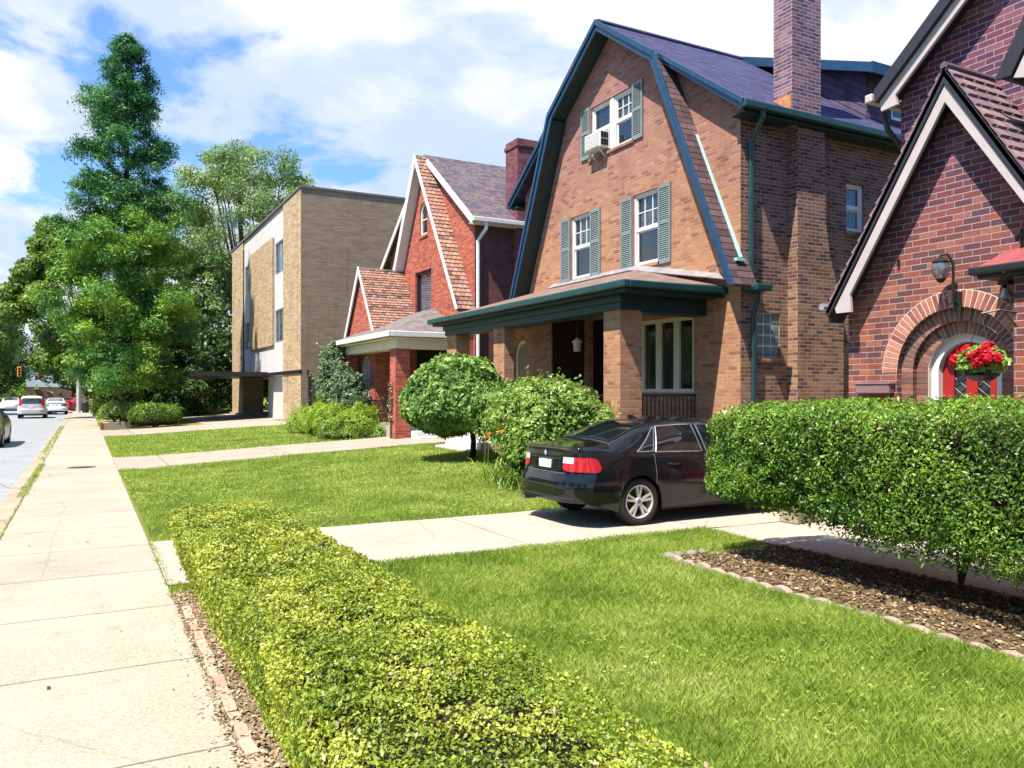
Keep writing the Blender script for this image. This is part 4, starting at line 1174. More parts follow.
# ------------------------------------------------------------------ the gambrel roofed house
def gambrel_house():
    t = thing('brick_house', 'tall tan brick house with gambrel gable, teal trim, sage shutters and a deep front porch', 'house', (11.15, 15.5, .3))
    XG, XM, XR = 10.85, 10.85, 10.42
    RY, RZ = 15.33, 10.33; SL_ = .722
    roofz = lambda y: RZ - SL_ * abs(y - RY)
    KY = 2.12; KZ = roofz(RY + KY)
    BY, BZ = 4.42, 3.76
    # front gable wall
    mb = MB()
    ins = .10
    Y0, Y1, X1 = 11.2, 19.5, 19.4
    out = [(Y0, 0), (Y1, 0), (Y1, roofz(Y1) - .06), (RY, RZ - .1), (Y0, roofz(Y0) - .06)]
    wn = dict(R=(13.61, 14.53, 4.60, 6.20), L=(16.22, 17.12, 4.62, 6.20), A=(14.53, 16.22, 7.46, 8.68), F=(12.50, 14.27, 1.78, 3.36))
    holes = [rect(*wn['R']), rect(*wn['L']), rect(*wn['A']), rect(*wn['F']), rect(14.42, 16.33, .92, 3.55)]
    wall(mb, 'x', XG, out, holes, .14)
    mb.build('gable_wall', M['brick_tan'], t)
    # main body
    mb = MB()
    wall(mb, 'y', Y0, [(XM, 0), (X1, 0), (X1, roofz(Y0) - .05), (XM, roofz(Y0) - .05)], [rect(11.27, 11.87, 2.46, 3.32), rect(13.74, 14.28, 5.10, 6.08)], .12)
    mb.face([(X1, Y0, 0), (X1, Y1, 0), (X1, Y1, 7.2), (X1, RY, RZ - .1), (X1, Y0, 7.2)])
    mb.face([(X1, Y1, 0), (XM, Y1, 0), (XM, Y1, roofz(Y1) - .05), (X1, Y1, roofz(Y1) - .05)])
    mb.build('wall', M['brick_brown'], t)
    # soldier lintel over the flank window
    mb = MB(); mb.box(13.62, 14.40, Y0 - .012, Y0 - .001, 6.09, 6.33)
    mb.build('lintel', M['brick_brown'], t)
    # roof planes (notched at the knee, where the steep gambrel panels take over)
    EY = 4.5; EZ = roofz(RY - EY)
    mb = MB()
    for s in (-1, 1):
        P = [(XR, RY, RZ), (XR, RY + s * KY, KZ), (10.56, RY + s * KY, KZ), (10.56, RY + s * EY, EZ), (19.7, RY + s * EY, EZ), (19.7, RY, RZ)]
        mb.slab(P if s < 0 else P[::-1], .07)
    roof = mb.build('roof', M['roof_blue'], t)
    mb = MB(); mb.tube([(XR, RY, RZ + .01), (19.7, RY, RZ + .01)], .06, 6); mb.build('ridge_cap', M['roof_blue'], roof)
    # steep side panels
    for s in (-1, 1):
        yk, yb = RY + s * KY, RY + s * BY
        mb = MB()
        P = [(XR, yk, KZ), (XR, yb, BZ), (XM + (.14 if s < 0 else .02), yb, BZ), (XM + .02, yk, KZ)]
        mb.slab(P if s < 0 else P[::-1], .06)
        mb.build('steep_panel', M['shingle_plum'], t)
        # flashing where the panel meets the wall
        mb = MB(); P = [Vector(p) for p in ((XM - .07, yk, KZ), (XM - .07, yb + s * .0, BZ + .55), (XM - .002, yb, BZ + .55), (XM - .002, yk, KZ))]
        d = Vector((0, s * .9, .42)).normalized() * .025
        yq = yk + (yb - yk) * (KZ - BZ - .55) / (KZ - BZ)
        P = [Vector((XM - .08, yk, KZ - .1)), Vector((XM - .08, yq, BZ + .55)), Vector((XM - .003, yq, BZ + .55)), Vector((XM - .003, yk, KZ - .1))]
        P = [p + d for p in P]
        mb.slab([tuple(p) for p in (P if s < 0 else P[::-1])], .022)
        mb.box(XM - .22, XM - .02, min(yq, yq + s * .10), max(yq, yq + s * .10), BZ + .47, BZ + .53)
        mb.build('flashing', M['teal_light'], t)
    # barge boards with a dark soffit behind
    for s in (-1, 1):
        K = (RY + s * KY, KZ); B = (RY + s * BY, BZ); A = (RY, RZ)
        mb = MB()
        extr(mb, 'x', [A, K, (K[0] - s * .02, K[1] - .18), (A[0], A[1] - .21)], XR, -.035, .012)
        extr(mb, 'x', [K, B, (B[0] - s * .14, B[1] + .0), (K[0] - s * .13, K[1] - .12)], XR, -.036, .011)
        extr(mb, 'x', [(A[0], A[1] + .05), (K[0] + s * .03, K[1] + .055), (K[0] + s * .0, K[1] - .06), (A[0], A[1] - .08)], XR, -.075, -.037)
        extr(mb, 'x', [(K[0] + s * .055, K[1] + .02), (B[0] + s * .055, B[1] - .02), (B[0] - s * .04, B[1] - .02), (K[0] - s * .04, K[1] + .02)], XR, -.074, -.038)
        mb.build('bargeboard', M['teal'] if False else M['teal_blue'], t, bevel=.006)
        mb = MB()
        extr(mb, 'x', [(A[0], A[1] - .10), (K[0], K[1] - .10), (K[0] - s * .0, K[1] - .14), (A[0], A[1] - .14)], XR, .02, .425)
        extr(mb, 'x', [(K[0] - s * .08, K[1] - .14), (B[0] - s * .08, B[1]), (B[0] - s * .12, B[1]), (K[0] - s * .12, K[1] - .14)], XR, .02, .425)
        mb.build('soffit', M['teal_soffit'], t)
        # the lower rake of the main roof behind
        E = (RY + s * EY, EZ)
        mb = MB()
        extr(mb, 'x', [(K[0], K[1] + .03), (E[0] + s * .03, E[1] + .02), (E[0], E[1] - .15), (K[0], K[1] - .14)], 10.56, -.04, .02)
        extr(mb, 'x', [(K[0], K[1] + .06), (E[0] + s * .07, E[1] + .03), (E[0] + s * .04, E[1] - .06), (K[0], K[1] - .05)], 10.56, -.085, -.042)
        mb.build('rake_board', M['teal_blue'], t, bevel=.006)
        mb = MB(); y = RY + s * EY
        mb.box(10.5, 19.7, min(y, y + s * .13), max(y, y + s * .13), EZ - .12, EZ + .012)
        mb.build('gutter', M['teal'], t, bevel=.02)
        mb = MB(); ya, yb_ = (y + .02, Y0 - .002) if s < 0 else (Y1 + .002, y - .02)
        mb.box(10.6, 19.6, ya, yb_, EZ - .17, EZ - .125); mb.build('soffit', M['teal_soffit'], t)
    # chimney
    mb = MB()
    mb.box(11.93, 12.71, 10.95, 11.42, 6.9, 11.9)
    mb.box(11.89, 12.75, 10.91, 11.46, 11.2, 11.32)
    ch = mb.build('chimney', M['brick_purple'], t)
    cop = solid('rusted copper flashing', (.45, .19, .09), .6, vary=.35, scale=8)
    for q in ((11.905, 11.928, 10.97, 11.41, 7.16, 7.5), (12.713, 12.74, 10.97, 11.30, 7.14, 7.36)):
        mb = MB(); mb.box(*q); mb.build('flashing', cop, ch)
    mb = MB()
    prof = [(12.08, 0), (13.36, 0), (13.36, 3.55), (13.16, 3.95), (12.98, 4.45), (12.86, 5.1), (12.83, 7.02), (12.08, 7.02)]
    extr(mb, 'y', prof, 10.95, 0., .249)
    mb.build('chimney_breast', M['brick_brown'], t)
    mb = MB(); mb.tube([(13.12, 11.4, 7.2), (13.12, 11.4, 7.72)], .055, 10); mb.build('vent_pipe', M['tile_rose'], t)
    # rear shed dormer
    mb = MB(); XD = 15.2; YD = 11.87
    zt = lambda y: 8.98 + (y - YD) * (RZ + .02 - 8.98) / (RY - YD)
    wall(mb, 'x', XD, [(YD, roofz(YD) - .05), (RY, RZ - .05), (RY, zt(RY)), (YD, zt(YD))], [], 0)
    wall(mb, 'y', YD, [(XD, roofz(YD) - .05), (19.3, roofz(YD) - .05), (19.3, zt(YD)), (XD, zt(YD))], [rect(16.05, 16.9, 7.95, 8.72)], .1)
    # shingles on the cheek run with the roof slope
    dm = mb.build('dormer', M['shingle_dormer'], t)
    uv = dm.data.uv_layers[0].data
    for pg in dm.data.polygons:
        if abs(pg.normal.x) > .9:
            for li in pg.loop_indices:
                v = dm.data.vertices[dm.data.loops[li].vertex_index].co
                uv[li].uv = (v.y * .81 + v.z * .58, -v.y * .585 + v.z * .81)
    mb = MB(); mb.slab([(XD - .3, YD - .35, zt(YD - .35) + .05), (19.6, YD - .35, zt(YD - .35) + .05), (19.6, RY, zt(RY) + .06), (XD - .3, RY, zt(RY) + .06)], .06)
    mb.build('dormer_roof', M['roof_blue'], dm)
    mb = MB()
    extr(mb, 'x', [(YD - .37, zt(YD - .37) + .055), (RY, zt(RY) + .065), (RY, zt(RY) - .17), (YD - .37, zt(YD - .37) - .17)], XD - .3, -.03, .02)
    mb.box(XD - .33, 19.6, YD - .42, YD - .36, zt(YD - .37) - .19, zt(YD - .37) + .06)
    mb.build('fascia', M['teal_blue'], dm, bevel=.008)
    window(dm, 'y', YD, 16.05, 16.9, 7.95, 8.72, .08, cols=1, rows=1, curtain=0, sill=None, fw=.07)
    # windows of the gable wall
    window(t, 'x', XG, *wn['R'], curtain=.52); window(t, 'x', XG, *wn['L'], curtain=.52)
    a0, a1, z0, z1 = wn['A']
    window(t, 'x', XG, a0, 15.30, z0, z1, curtain=.5, cols=3, rows=2)
    window(t, 'x', XG, 15.44, a1, z0, z1, curtain=0, cols=1, rows=1)
    mb = MB(); mb.box(XG + .02, XG + .13, 15.303, 15.437, z0, z1); mb.build('mullion', M['white'], t)
    for (q0, q1, zz0, zz1) in ((14.54, 14.95, 4.53, 6.18), (13.20, 13.60, 4.53, 6.20), (17.13, 17.55, 4.58, 6.20), (15.79, 16.21, 4.58, 6.19), (16.24, 16.61, 7.48, 8.72), (14.15, 14.52, 7.42, 8.70)):
        shutter(t, 'x', XG, q0, q1, zz0, zz1)
    # flank windows
    window(t, 'y', Y0, 13.74, 14.28, 5.10, 6.08, .10, cols=1, rows=1, curtain=.5, sill='brick_brown', fw=.05)
    mb = MB(); n = 0
    gw = MB()
    for i in range(3):
        for j in range(4):
            x0 = 11.285 + i * .195; z0 = 2.48 + j * .207
            mb.box(x0 + .016, x0 + .176, Y0 + .028, Y0 + .1, z0 + .016, z0 + .186)
    gw.box(11.27, 11.87, Y0 + .05, Y0 + .11, 2.46, 3.32)
    fr = gw.build('glass_block_window', solid('pale block mortar', (.58, .60, .58), .8), t)
    mb.build('glass_block', M['glassblock'], fr, bevel=.018)
    mb = MB(); mb.box(11.22, 11.92, Y0 - .05, Y0 + .03, 2.38, 2.452); mb.build('sill', M['brick_brown'], fr)
    # porch windows and door
    a0, a1, z0, z1 = wn['F']; w3 = (a1 - a0) / 3
    for i in range(3):
        window(t, 'x', XG, a0 + w3 * i + .004, a0 + w3 * (i + 1) - .004, z0, z1, .09, 'cream', 1, 1, 0, None, .085, split=0, name='french_window', glass='glass_dark')
    mb = MB(); mb.box(XG + 1.1, XG + 1.16, 14.9, 15.9, .9, 3.0); mb.build('door', M['darkdoor'], t)
    mb = MB(); wall(mb, 'x', XG + .142, rect(14.3, 16.4, .8, 3.65), [rect(14.422, 16.328, .922, 3.548)], .95)
    mb.build('dark_recess', M['darkdoor'], t)  # added dark lining and backing, standing in for deep porch shade
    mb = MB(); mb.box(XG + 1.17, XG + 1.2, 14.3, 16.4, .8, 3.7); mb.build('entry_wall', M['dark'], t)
    # enclosed vestibule on the porch with an arched opening
    mb = MB(); XV = 9.8
    wall(mb, 'x', XV, [(16.35, .2), (18.55, .2), (18.55, 3.62), (16.35, 3.62)], [arch(17.42, 18.22, 1.2, 2.72)], .16)
    wall(mb, 'y', 16.35, [(XV, .2), (XG, .2), (XG, 3.62), (XV, 3.62)], [rect(9.84, 10.84, .93, 3.56)], .14)
    ed = MB(); ed.box(9.83, 10.845, 16.49, 16.54, .92, 3.57)
    for q in (0, 1):
        for s in range(3): ed.box(9.97 + q * .42, 10.31 + q * .42, 16.475, 16.49, 1.05 + s * .76, 1.70 + s * .76)
    ed.build('shade_infill', M['darkdoor'], t, bevel=.006)  # dark panelled infill added to blacken this flank like porch shade
    mb.build('vestibule_wall', M['brick_tan'], t)
    fr = MB(); A = arch(17.42, 18.22, 1.2, 2.72); I = arch(17.49, 18.15, 1.27, 2.72)
    wall(fr, 'x', XV + .07, A, [I], .05); w = fr.build('arched_window', M['cream'], t)
    mb = MB(); wall(mb, 'x', XV + .11, I, [], 0); mb.build('pane', solid('drawn tan blind', (.20, .15, .10), .4), w)
    # porch
    PX, PY0, PY1 = 8.5, 11.62, 20.62; EZp = 3.80
    mb = MB(); T = (XG, 14.3, 4.53); T2 = (XG, 18.0, 4.53); c0 = (PX, PY0, EZp); c1 = (PX, PY1, EZp)
    mb.slab([c1, c0, T, T2], .05)
    mb.slab([c0, (XG + .0, PY0 - .0, EZp + .04), T], .05)
    mb.slab([(XG, PY1, EZp + .04), c1, T2], .05)
    mb.slab([(XG, PY0, EZp + .035), (XG, 10.9, EZp - .02), (11.25, 10.9, EZp - .02), (11.25, 11.18, EZp + .04)], .04)
    pr = mb.build('porch_roof', M['roof_pink'], t)
    mb = MB()
    mb.slab([(XG - .22, 11.2, EZp + .10), (XG - .004, 11.2, EZp + .18), (XG - .004, 14.3, 4.62), (XG - .30, 14.3, 4.455 + .03)], .02)
    mb.slab([(XG - .20, 14.3, 4.50), (XG - .004, 14.3, 4.62), (XG - .004, 18.0, 4.62), (XG - .20, 18.0, 4.50)], .02)
    mb.build('flashing', M['metal_gray'], pr)
    mb = MB()
    mb.box(PX - .10, PX + .03, PY0 - .10, PY1 + .1, EZp - .13, EZp + .005)
    mb.box(PX + .031, 11.0, PY0 - .10, PY0 + .03, EZp - .13, EZp + .004)
    mb.box(PX + .031, XG, PY1 - .03, PY1 + .1, EZp - .13, EZp + .004)
    mb.box(10.88, 11.27, 10.80, PY0 - .12, EZp - .13, EZp - .0)
    mb.build('gutter', M['teal'], t, bevel=.025)
    mb = MB()
    mb.box(PX + .02, XG - .005, PY0 + .02, PY1 - .02, EZp - .19, EZp - .135)
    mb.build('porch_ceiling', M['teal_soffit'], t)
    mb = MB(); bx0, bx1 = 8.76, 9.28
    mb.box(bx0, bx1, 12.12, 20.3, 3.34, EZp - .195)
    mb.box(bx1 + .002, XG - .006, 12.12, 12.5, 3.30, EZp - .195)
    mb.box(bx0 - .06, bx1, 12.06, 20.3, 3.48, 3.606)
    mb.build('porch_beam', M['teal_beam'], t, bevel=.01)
    for (y0, y1, x1) in ((12.18, 12.72, 9.30), (16.84, 17.40, 9.06), (19.62, 20.24, 9.2)):
        mb = MB(); mb.box(8.80, x1, y0, y1, 0, 3.338); mb.build('porch_pier', M['brick_tan'], t)
    mb = MB(); mb.box(8.95, XG - .002, 12.2, 19.5, .2, .92); mb.build('porch_floor', M['driveway'], t, bevel=.02)
    mb = MB(); mb.box(8.86, 8.948, 12.74, 19.5, 0, .75); mb.build('porch_base', M['brick_tan'], t)
    st = MB()
    for i in range(4): st.box(8.1 - .0 + i * .28, 8.38 + i * .28 + (.3 if i == 3 else 0), 17.25, 19.4, .1, .42 + .16 * i)
    st.build('steps', M['panel_white'], t, bevel=.015)
    mb = MB()
    for z in (1.0, 1.72): mb.box(9.32, XG - .02, 12.41, 12.44, z, z + .035)
    for i in range(15): mb.box(9.40 + i * .1, 9.418 + i * .1, 12.416, 12.434, 1.03, 1.72)
    for z in (1.0, 1.72): mb.box(9.04, 9.07, 12.74, 16.40, z, z + .035)
    for i in range(35): mb.box(9.046, 9.064, 12.82 + i * .102, 12.838 + i * .102, 1.03, 1.72)
    mb.build('railing', M['iron'], t)
    # rainwater pipes
    yg = RY - EY - .06
    downspout(t, [(10.98, yg, EZ - .1), (10.98, yg, EZ - .22), (11.04, 11.12, EZ - .62), (11.04, 11.12, 3.95), (11.04, 11.12, 3.86)], 'teal')
    downspout(t, [(11.12, 11.02, 3.66), (11.12, 11.02, 3.52), (11.09, 11.11, 3.25), (11.09, 11.11, .05)], 'teal')
    return t
gambrel_house()

def small_things_gambrel():
    t = thing('air_conditioner', 'white window air conditioner sticking out of the attic window', 'air conditioner', (10.85, 15.8, 7.52))
    mb = MB(); mb.box(10.60, 10.93, 15.47, 16.12, 7.53, 7.92)
    b = mb.build('case', M['white'], t, bevel=.015)
    mb = MB()
    for i in range(8): mb.box(10.585, 10.602, 15.51, 16.08, 7.57 + i * .042, 7.592 + i * .042)
    mb.build('grille', M['offwhite'], t)
    mb = MB()
    for j in range(2):
        for i in range(3): mb.box(10.63 + i * .085, 10.695 + i * .085, 15.455, 15.472, 7.58 + j * .17, 7.72 + j * .17)
    mb.build('side_vent', M['dark'], t)
    mb = MB(); mb.box(10.83, 10.9, 15.45, 15.47, 7.52, 8.05); mb.tube([(10.66, 15.6, 7.53), (10.84, 15.6, 7.36)], .015, 6); mb.tube([(10.66, 16., 7.53), (10.84, 16., 7.36)], .015, 6); mb.build('bracket', M['white'], t)
    t = thing('porch_lantern', 'small pale lantern hanging on a chain from the dark porch ceiling', 'lantern', (9.55, 14.1, 2.75))
    cx, cy = 9.55, 14.82
    mb = MB(); mb.tube([(cx, cy, 3.6), (cx, cy, 2.98)], .008, 6); mb.build('chain', M['iron'], t)
    mb = MB(); mb.lathe([(.001, 3.0), (.04, 2.97), (.115, 2.91), (.12, 2.89), (.09, 2.885)], (cx, cy, 0), 'z', 8); mb.build('cap', M['white'], t)
    mb = MB(); mb.lathe([(.09, 2.88), (.078, 2.70), (.085, 2.69), (.001, 2.685)], (cx, cy, 0), 'z', 8); mb.build('shade', solid('amber lantern glass', (.55, .36, .22), .3), t)
small_things_gambrel()
# ------------------------------------------------------------------ tiles as real stepped courses
def tile_roof(name, parent, e0, e1, r0, r1, rows, mat, cols=14, thick=.03, seed=1, clip=None):
    """e0-e1 eave line, r0-r1 ridge line (e0 below r0); overlapping flat tiles"""
    E0, E1, R0, R1 = map(Vector, (e0, e1, r0, r1)); rng = random.Random(seed); mb = MB()
    n = (E1 - E0).cross(R0 - E0).normalized()
    if n.z < 0: n = -n
    for i in range(rows):
        a, b = i / rows, (i + 1.12) / rows
        L0, L1 = E0.lerp(R0, a), E1.lerp(R1, a); H0, H1 = E0.lerp(R0, min(1, b)), E1.lerp(R1, min(1, b))
        off = (i % 2) * .5
        base = rng.random()
        for j in range(cols + 1):
            u0, u1 = max(0, (j - off) / cols), min(1, (j + 1 - off) / cols)
            if u1 - u0 < .02: continue
            g = .06 / cols; u0 += g; u1 -= g
            up = n * (thick * 1.25 + rng.uniform(-.004, .004)); dn = n * .002
            p = [L0.lerp(L1, u0), L0.lerp(L1, u1), H0.lerp(H1, u1), H0.lerp(H1, u0)]
            top = [p[0] + up, p[1] + up, p[2] + dn + n * thick * .2, p[3] + dn + n * thick * .2]
            bot = [p[0] + up - n * thick, p[1] + up - n * thick, p[2] + dn, p[3] + dn]
            mb.mesh([tuple(q) for q in top + bot], [(0, 1, 2, 3), (0, 4, 5, 1), (1, 5, 6, 2), (3, 7, 4, 0)], min(1, max(.01, rng.gauss(.28 + .45 * base, .15))))
    return mb.build(name, mat, parent)

def ring(mb, axis, p, c, zs, r0, r1, d0, d1, n, rng, gap=.013, a0=0., a1=PI):
    for i in range(n):
        t0 = a0 + (a1 - a0) * i / n + gap / r1 / 2 * 1.3; t1 = a0 + (a1 - a0) * (i + 1) / n - gap / r1 / 2 * 1.3
        q = [(c + r0 * math.cos(t0), zs + r0 * math.sin(t0)), (c + r1 * math.cos(t0), zs + r1 * math.sin(t0)), (c + r1 * math.cos(t1), zs + r1 * math.sin(t1)), (c + r0 * math.cos(t1), zs + r0 * math.sin(t1))]
        extr(mb, axis, q, p, d0, d1, rng.uniform(.05, 1))

M['vouss'] = attr_mat('arch brick', [(0., (.20, .06, .05)), (.5, (.34, .12, .085)), (1., (.44, .19, .13))])
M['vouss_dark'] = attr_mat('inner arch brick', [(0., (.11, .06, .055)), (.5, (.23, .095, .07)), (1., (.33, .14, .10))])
M['mortar'] = solid('pale mortar', (.55, .47, .39), .9, .2)

def tudor_house():
    t = thing('tudor_house', 'dark red brick tudor house with steep gables, pink white bargeboards and an arched red door', 'house', (9.4, 6., 0))
    XV, XM = 9.4, 10.05
    C, Rr, ZS = 6.08, .79, 2.05
    mb = MB()
    out = [(4.3, 0), (7.62, 0), (7.62, 3.02), (5.99, 5.60), (4.3, 2.93)]
    wall(mb, 'x', XV, out, [arch(C - Rr, C + Rr, .12, ZS, 24)], .30)
    mb.face([(XV, 7.62, 0), (XM + .6, 7.62, 0), (XM + .6, 7.62, 3.05), (XV, 7.62, 3.05)][::-1])
    mb.build('gable_wall', M['brick_red'], t)
    mb = MB()
    wall(mb, 'x', XM, [(0, 0), (7.28, 0), (7.28, 5.95), (4., 8.8), (0, 8.8)], [], 0)
    mb.face([(XM, 7.28, 0), (18., 7.28, 0), (18., 7.28, 5.95), (XM, 7.28, 5.95)][::-1])
    mb.build('wall', M['brick_red'], t)
    # stepped brick arch round the door
    rng = random.Random(5)
    mb = MB(); ring(mb, 'x', XV, C, ZS, .795, .995, -.006, .05, 40, rng)
    a = mb.build('door_arch', M['vouss'], t)
    mb = MB(); wall(mb, 'x', XV - .002, [(C + 1.005 * math.cos(PI * i / 30), ZS + 1.005 * math.sin(PI * i / 30)) for i in range(31)] + [(C + .79 * math.cos(PI * i / 30), ZS + .79 * math.sin(PI * i / 30)) for i in range(30, -1, -1)], [], 0)
    mb.build('mortar', M['mortar'], a)
    mb = MB(); ring(mb, 'x', XV, C, ZS, .632, .785, .085, .20, 34, rng); ring(mb, 'x', XV, C, ZS, .472, .628, .17, .29, 28, rng)
    for s in (-1, 1):
        for k in range(27):
            z = .12 + k * .0715
            for (q0, q1, dd) in ((.632, .785, .085), (.472, .628, .17)):
                abox(mb, 'x', XV, C + s * q0, C + s * q1, z + .004, z + .067, dd, dd + .11, rng.uniform(.05, 1))
    ia = mb.build('inner_arch', M['vouss_dark'], t)
    mb = MB(); wall(mb, 'x', XV + .092, arch(C - .787, C + .787, .1, ZS, 24), [arch(C - .63, C + .63, .14, ZS, 24)], 0); wall(mb, 'x', XV + .178, arch(C - .63, C + .63, .1, ZS, 24), [arch(C - .465, C + .465, .14, ZS, 24)], .1)
    mb.build('mortar', M['mortar'], ia)
    mb = MB(); wall(mb, 'x', XV + .24, arch(C - .468, C + .468, .12, ZS, 24), [arch(C - .372, C + .372, .2, ZS, 24)], .12)
    fr = mb.build('door_frame', M['white'], t)
    mb = MB(); wall(mb, 'x', XV + .33, arch(C - .385, C + .385, .12, ZS, 24), [rect(C - .24, C - .08, 1.2, 2.12), rect(C + .06, C + .22, 1.2, 2.12)], .03)
    d = mb.build('door', M['reddoor'], t)
    mb = MB()
    for q in (C - .24, C + .06): mb.box(XV + .352, XV + .358, q, q + .16, 1.2, 2.12)
    mb.build('pane', M['glass_dark'], d)
    mb = MB()
    for q in (C - .24, C + .06):
        for k in range(7):
            z = 1.2 + k * .13
            mb.tube([(XV + .346, q, z), (XV + .346, q + .16, z + .13)], .004, 4); mb.tube([(XV + .346, q + .16, z), (XV + .346, q, z + .13)], .004, 4)
    mb.build('leading', M['iron'], d)
    # vestibule roof
    AZ = 5.70; AY = 6.01; s_ = 1.60
    for sgn in (1, -1):
        run = 1.74
        yb = AY + sgn * run; zb = AZ - s_ * run
        e0, e1 = (9.08, yb, zb), (XM + .3, yb, zb)
        tile_roof('tile_roof', t, e0, e1, (9.08, AY, AZ), (XM + .3, AY, AZ), 19, M['tile_rose'], 6, .035, 7 + sgn)
        mb = MB(); n = Vector((0, sgn * s_, 1)).normalized() * .012
        mb.slab([tuple(Vector(q) - n) for q in ([e0, e1, (XM + .3, AY, AZ), (9.08, AY, AZ)] if sgn < 0 else [(9.08, AY, AZ), (XM + .3, AY, AZ), e1, e0])], .05); mb.build('roof_deck', M['lead'], t)
        # dark verge above the pale bargeboard
        mb = MB()
        extr(mb, 'x', [(AY, AZ - .035), (yb, zb - .035), (yb - sgn * .05, zb - .09), (AY, AZ - .20)], 9.1, -.02, .05); mb.build('verge', M['lead'], t)
        mb = MB(); e = (7.50 - AY) if sgn > 0 else run
        extr(mb, 'x', [(AY, AZ - .21), (7.60, AZ - .21 - s_ * (7.60 - AY)), (7.58, 2.88), (7.34, 2.88), (7.36, AZ - .42 - s_ * (7.36 - AY)), (AY, AZ - .42)] if sgn > 0 else [(AY, AZ - .21), (AY - run, AZ - .21 - s_ * run), (AY - run + .05, AZ - .23 - s_ * run), (AY, AZ - .42)], 9.1, .0, .045)
        mb.build('bargeboard', M['pinktrim'], t)
        mb = MB(); extr(mb, 'x', [(AY, AZ - .13), (yb, zb - .10), (yb - sgn * .03, zb - .15), (AY, AZ - .2)], 9.1, .051, .31); mb.build('soffit', M['lead'], t)
    mb = MB(); mb.tube([(9.08, AY, AZ + .01), (XM + .02, AY, AZ + .01)], .05, 8); mb.build('ridge_tile', M['tile_rose'], t)
    mb = MB(); mb.tube([(9.02, 7.76, 2.98), (10.2, 7.76, 2.96)], .05, 8); mb.build('gutter', M['metal_gray'], t)
    # main gable
    s2 = .87; y0, z0 = 7.44, 5.90; y1 = 3.4; z1 = z0 + (y0 - y1) * s2
    mb = MB(); mb.slab([(9.72, y0, z0 + .10), (9.72, y1, z1 + .10), (18., y1, z1 + .10), (18., y0, z0 + .10)], .1); mb.build('roof', M['roof_gray'], t)
    mb = MB(); extr(mb, 'x', [(y0, z0 + .10), (y1, z1 + .10), (y1, z1 - .09), (y0 - .02, z0 - .08)], 9.72, -.03, .04); mb.build('verge', M['lead'], t)
    mb = MB(); extr(mb, 'x', [(7.40, 5.86), (y1, 5.86 + (7.40 - y1) * s2), (y1, 5.69 + (7.40 - y1) * s2), (7.16, 5.86), (7.13, 5.72), (7.38, 5.70)], 9.76, .002, .05); mb.build('bargeboard', M['pinktrim'], t)
    mb = MB(); extr(mb, 'x', [(7.4, 5.84), (y1, 5.84 + (7.4 - y1) * s2), (y1, 5.80 + (7.4 - y1) * s2), (7.34, 5.82)], 9.8, .0, .24); mb.build('soffit', M['lead'], t)
    mb = MB(); mb.box(9.66, 18, 7.45, 7.57, 5.84, 5.96); mb.build('gutter', M['pinktrim'], t, bevel=.02)
    downspout(t, [(9.95, 7.50, 5.82), (9.98, 7.44, 5.5), (10.2, 7.34, 5.2), (10.2, 7.34, 3.3)], 'lead', .04)
    # second steep front gable at the right edge
    XF = 9.72; s3 = 1.9; ya, za = 5.50, 5.30; yA, zA = 3.2, 5.30 + 2.3 * 1.9
    mb = MB(); wall(mb, 'x', XF, [(.5, 0), (5.36, 0), (5.36, 5.2), (yA, zA - .2), (.5, 5.)], [], 0); mb.build('gable_wall', M['brick_red'], t)
    mb = MB(); mb.slab([(9.38, ya, za + .12), (9.38, yA, zA + .12), (XM + .6, yA, zA + .12), (XM + .6, ya, za + .12)], .1); mb.build('roof', M['roof_gray'], t)
    mb = MB(); extr(mb, 'x', [(ya + .06, za + .13), (yA, zA + .16), (yA, zA - .22), (ya - .12, za + .12)], 9.36, -.02, .04); mb.build('verge', M['lead'], t)
    mb = MB(); extr(mb, 'x', [(ya - .13, za + .10), (yA, zA - .23), (yA, zA - .50), (ya - .27, za + .06)], 9.38, .0, .05); mb.build('bargeboard', M['pinktrim'], t)
    mb = MB(); extr(mb, 'x', [(ya - .06, za + .1), (yA, zA - .2), (yA, zA - .26), (ya - .12, za + .08)], 9.42, .012, .3); mb.build('soffit', M['lead'], t)
    # little porch hood and pier
    mb = MB(); mb.slab([(8.80, 5.44, 3.19), (9.398, 5.44, 3.44), (9.398, 2., 3.44), (8.80, 2., 3.19)][::-1], .03)
    h = mb.build('hood_roof', solid('faded red hood roof', (.25, .055, .06), .8, vary=.25, scale=9, bump=.01), t)
    mb = MB(); mb.box(8.73, 8.80, 2., 5.50, 3.10, 3.19); mb.box(8.801, 9.39, 5.44, 5.50, 3.10, 3.18); mb.build('gutter', M['iron'], h, bevel=.02)
    mb = MB(); mb.box(8.802, 9.39, 2., 5.43, 3.06, 3.10); mb.build('soffit', M['lead'], h)
    mb = MB(); mb.box(8.92, 9.398, 2., 5.10, 0, 3.058); mb.build('porch_pier', M['brick_red'], t)
    mb = MB(); mb.tube([(9.38, 5.28, 3.42), (9.385, 5.28, 3.66)], .011, 6); mb.tube([(9.385, 5.21, 3.58), (9.385, 5.35, 3.58)], .02, 6); mb.build('hood_tie', M['iron'], t)
    mb = MB(); mb.box(9.37, 9.398, 6.82, 6.85, 3.44, 3.53); mb.build('wall_hook', M['iron'], t)

    # things fixed to the wall
    m = tag(None or (lambda b: (b.box(9.285, 9.395, 6.90, 7.42, 1.78, 1.915), b.box(9.27, 9.40, 6.885, 7.435, 1.9, 1.925), b.build('mailbox', solid('mauve brown mailbox', (.20, .12, .125), .5), None, bevel=.012))[2])(MB()),
            'flat mauve brown mailbox on the brick wall left of the arched door', 'mailbox')
    w = thing('wall_lantern', 'black scrolled wall lantern with a clear globe above the brick arch', 'lantern', (9.4, 6.08, 2.86))
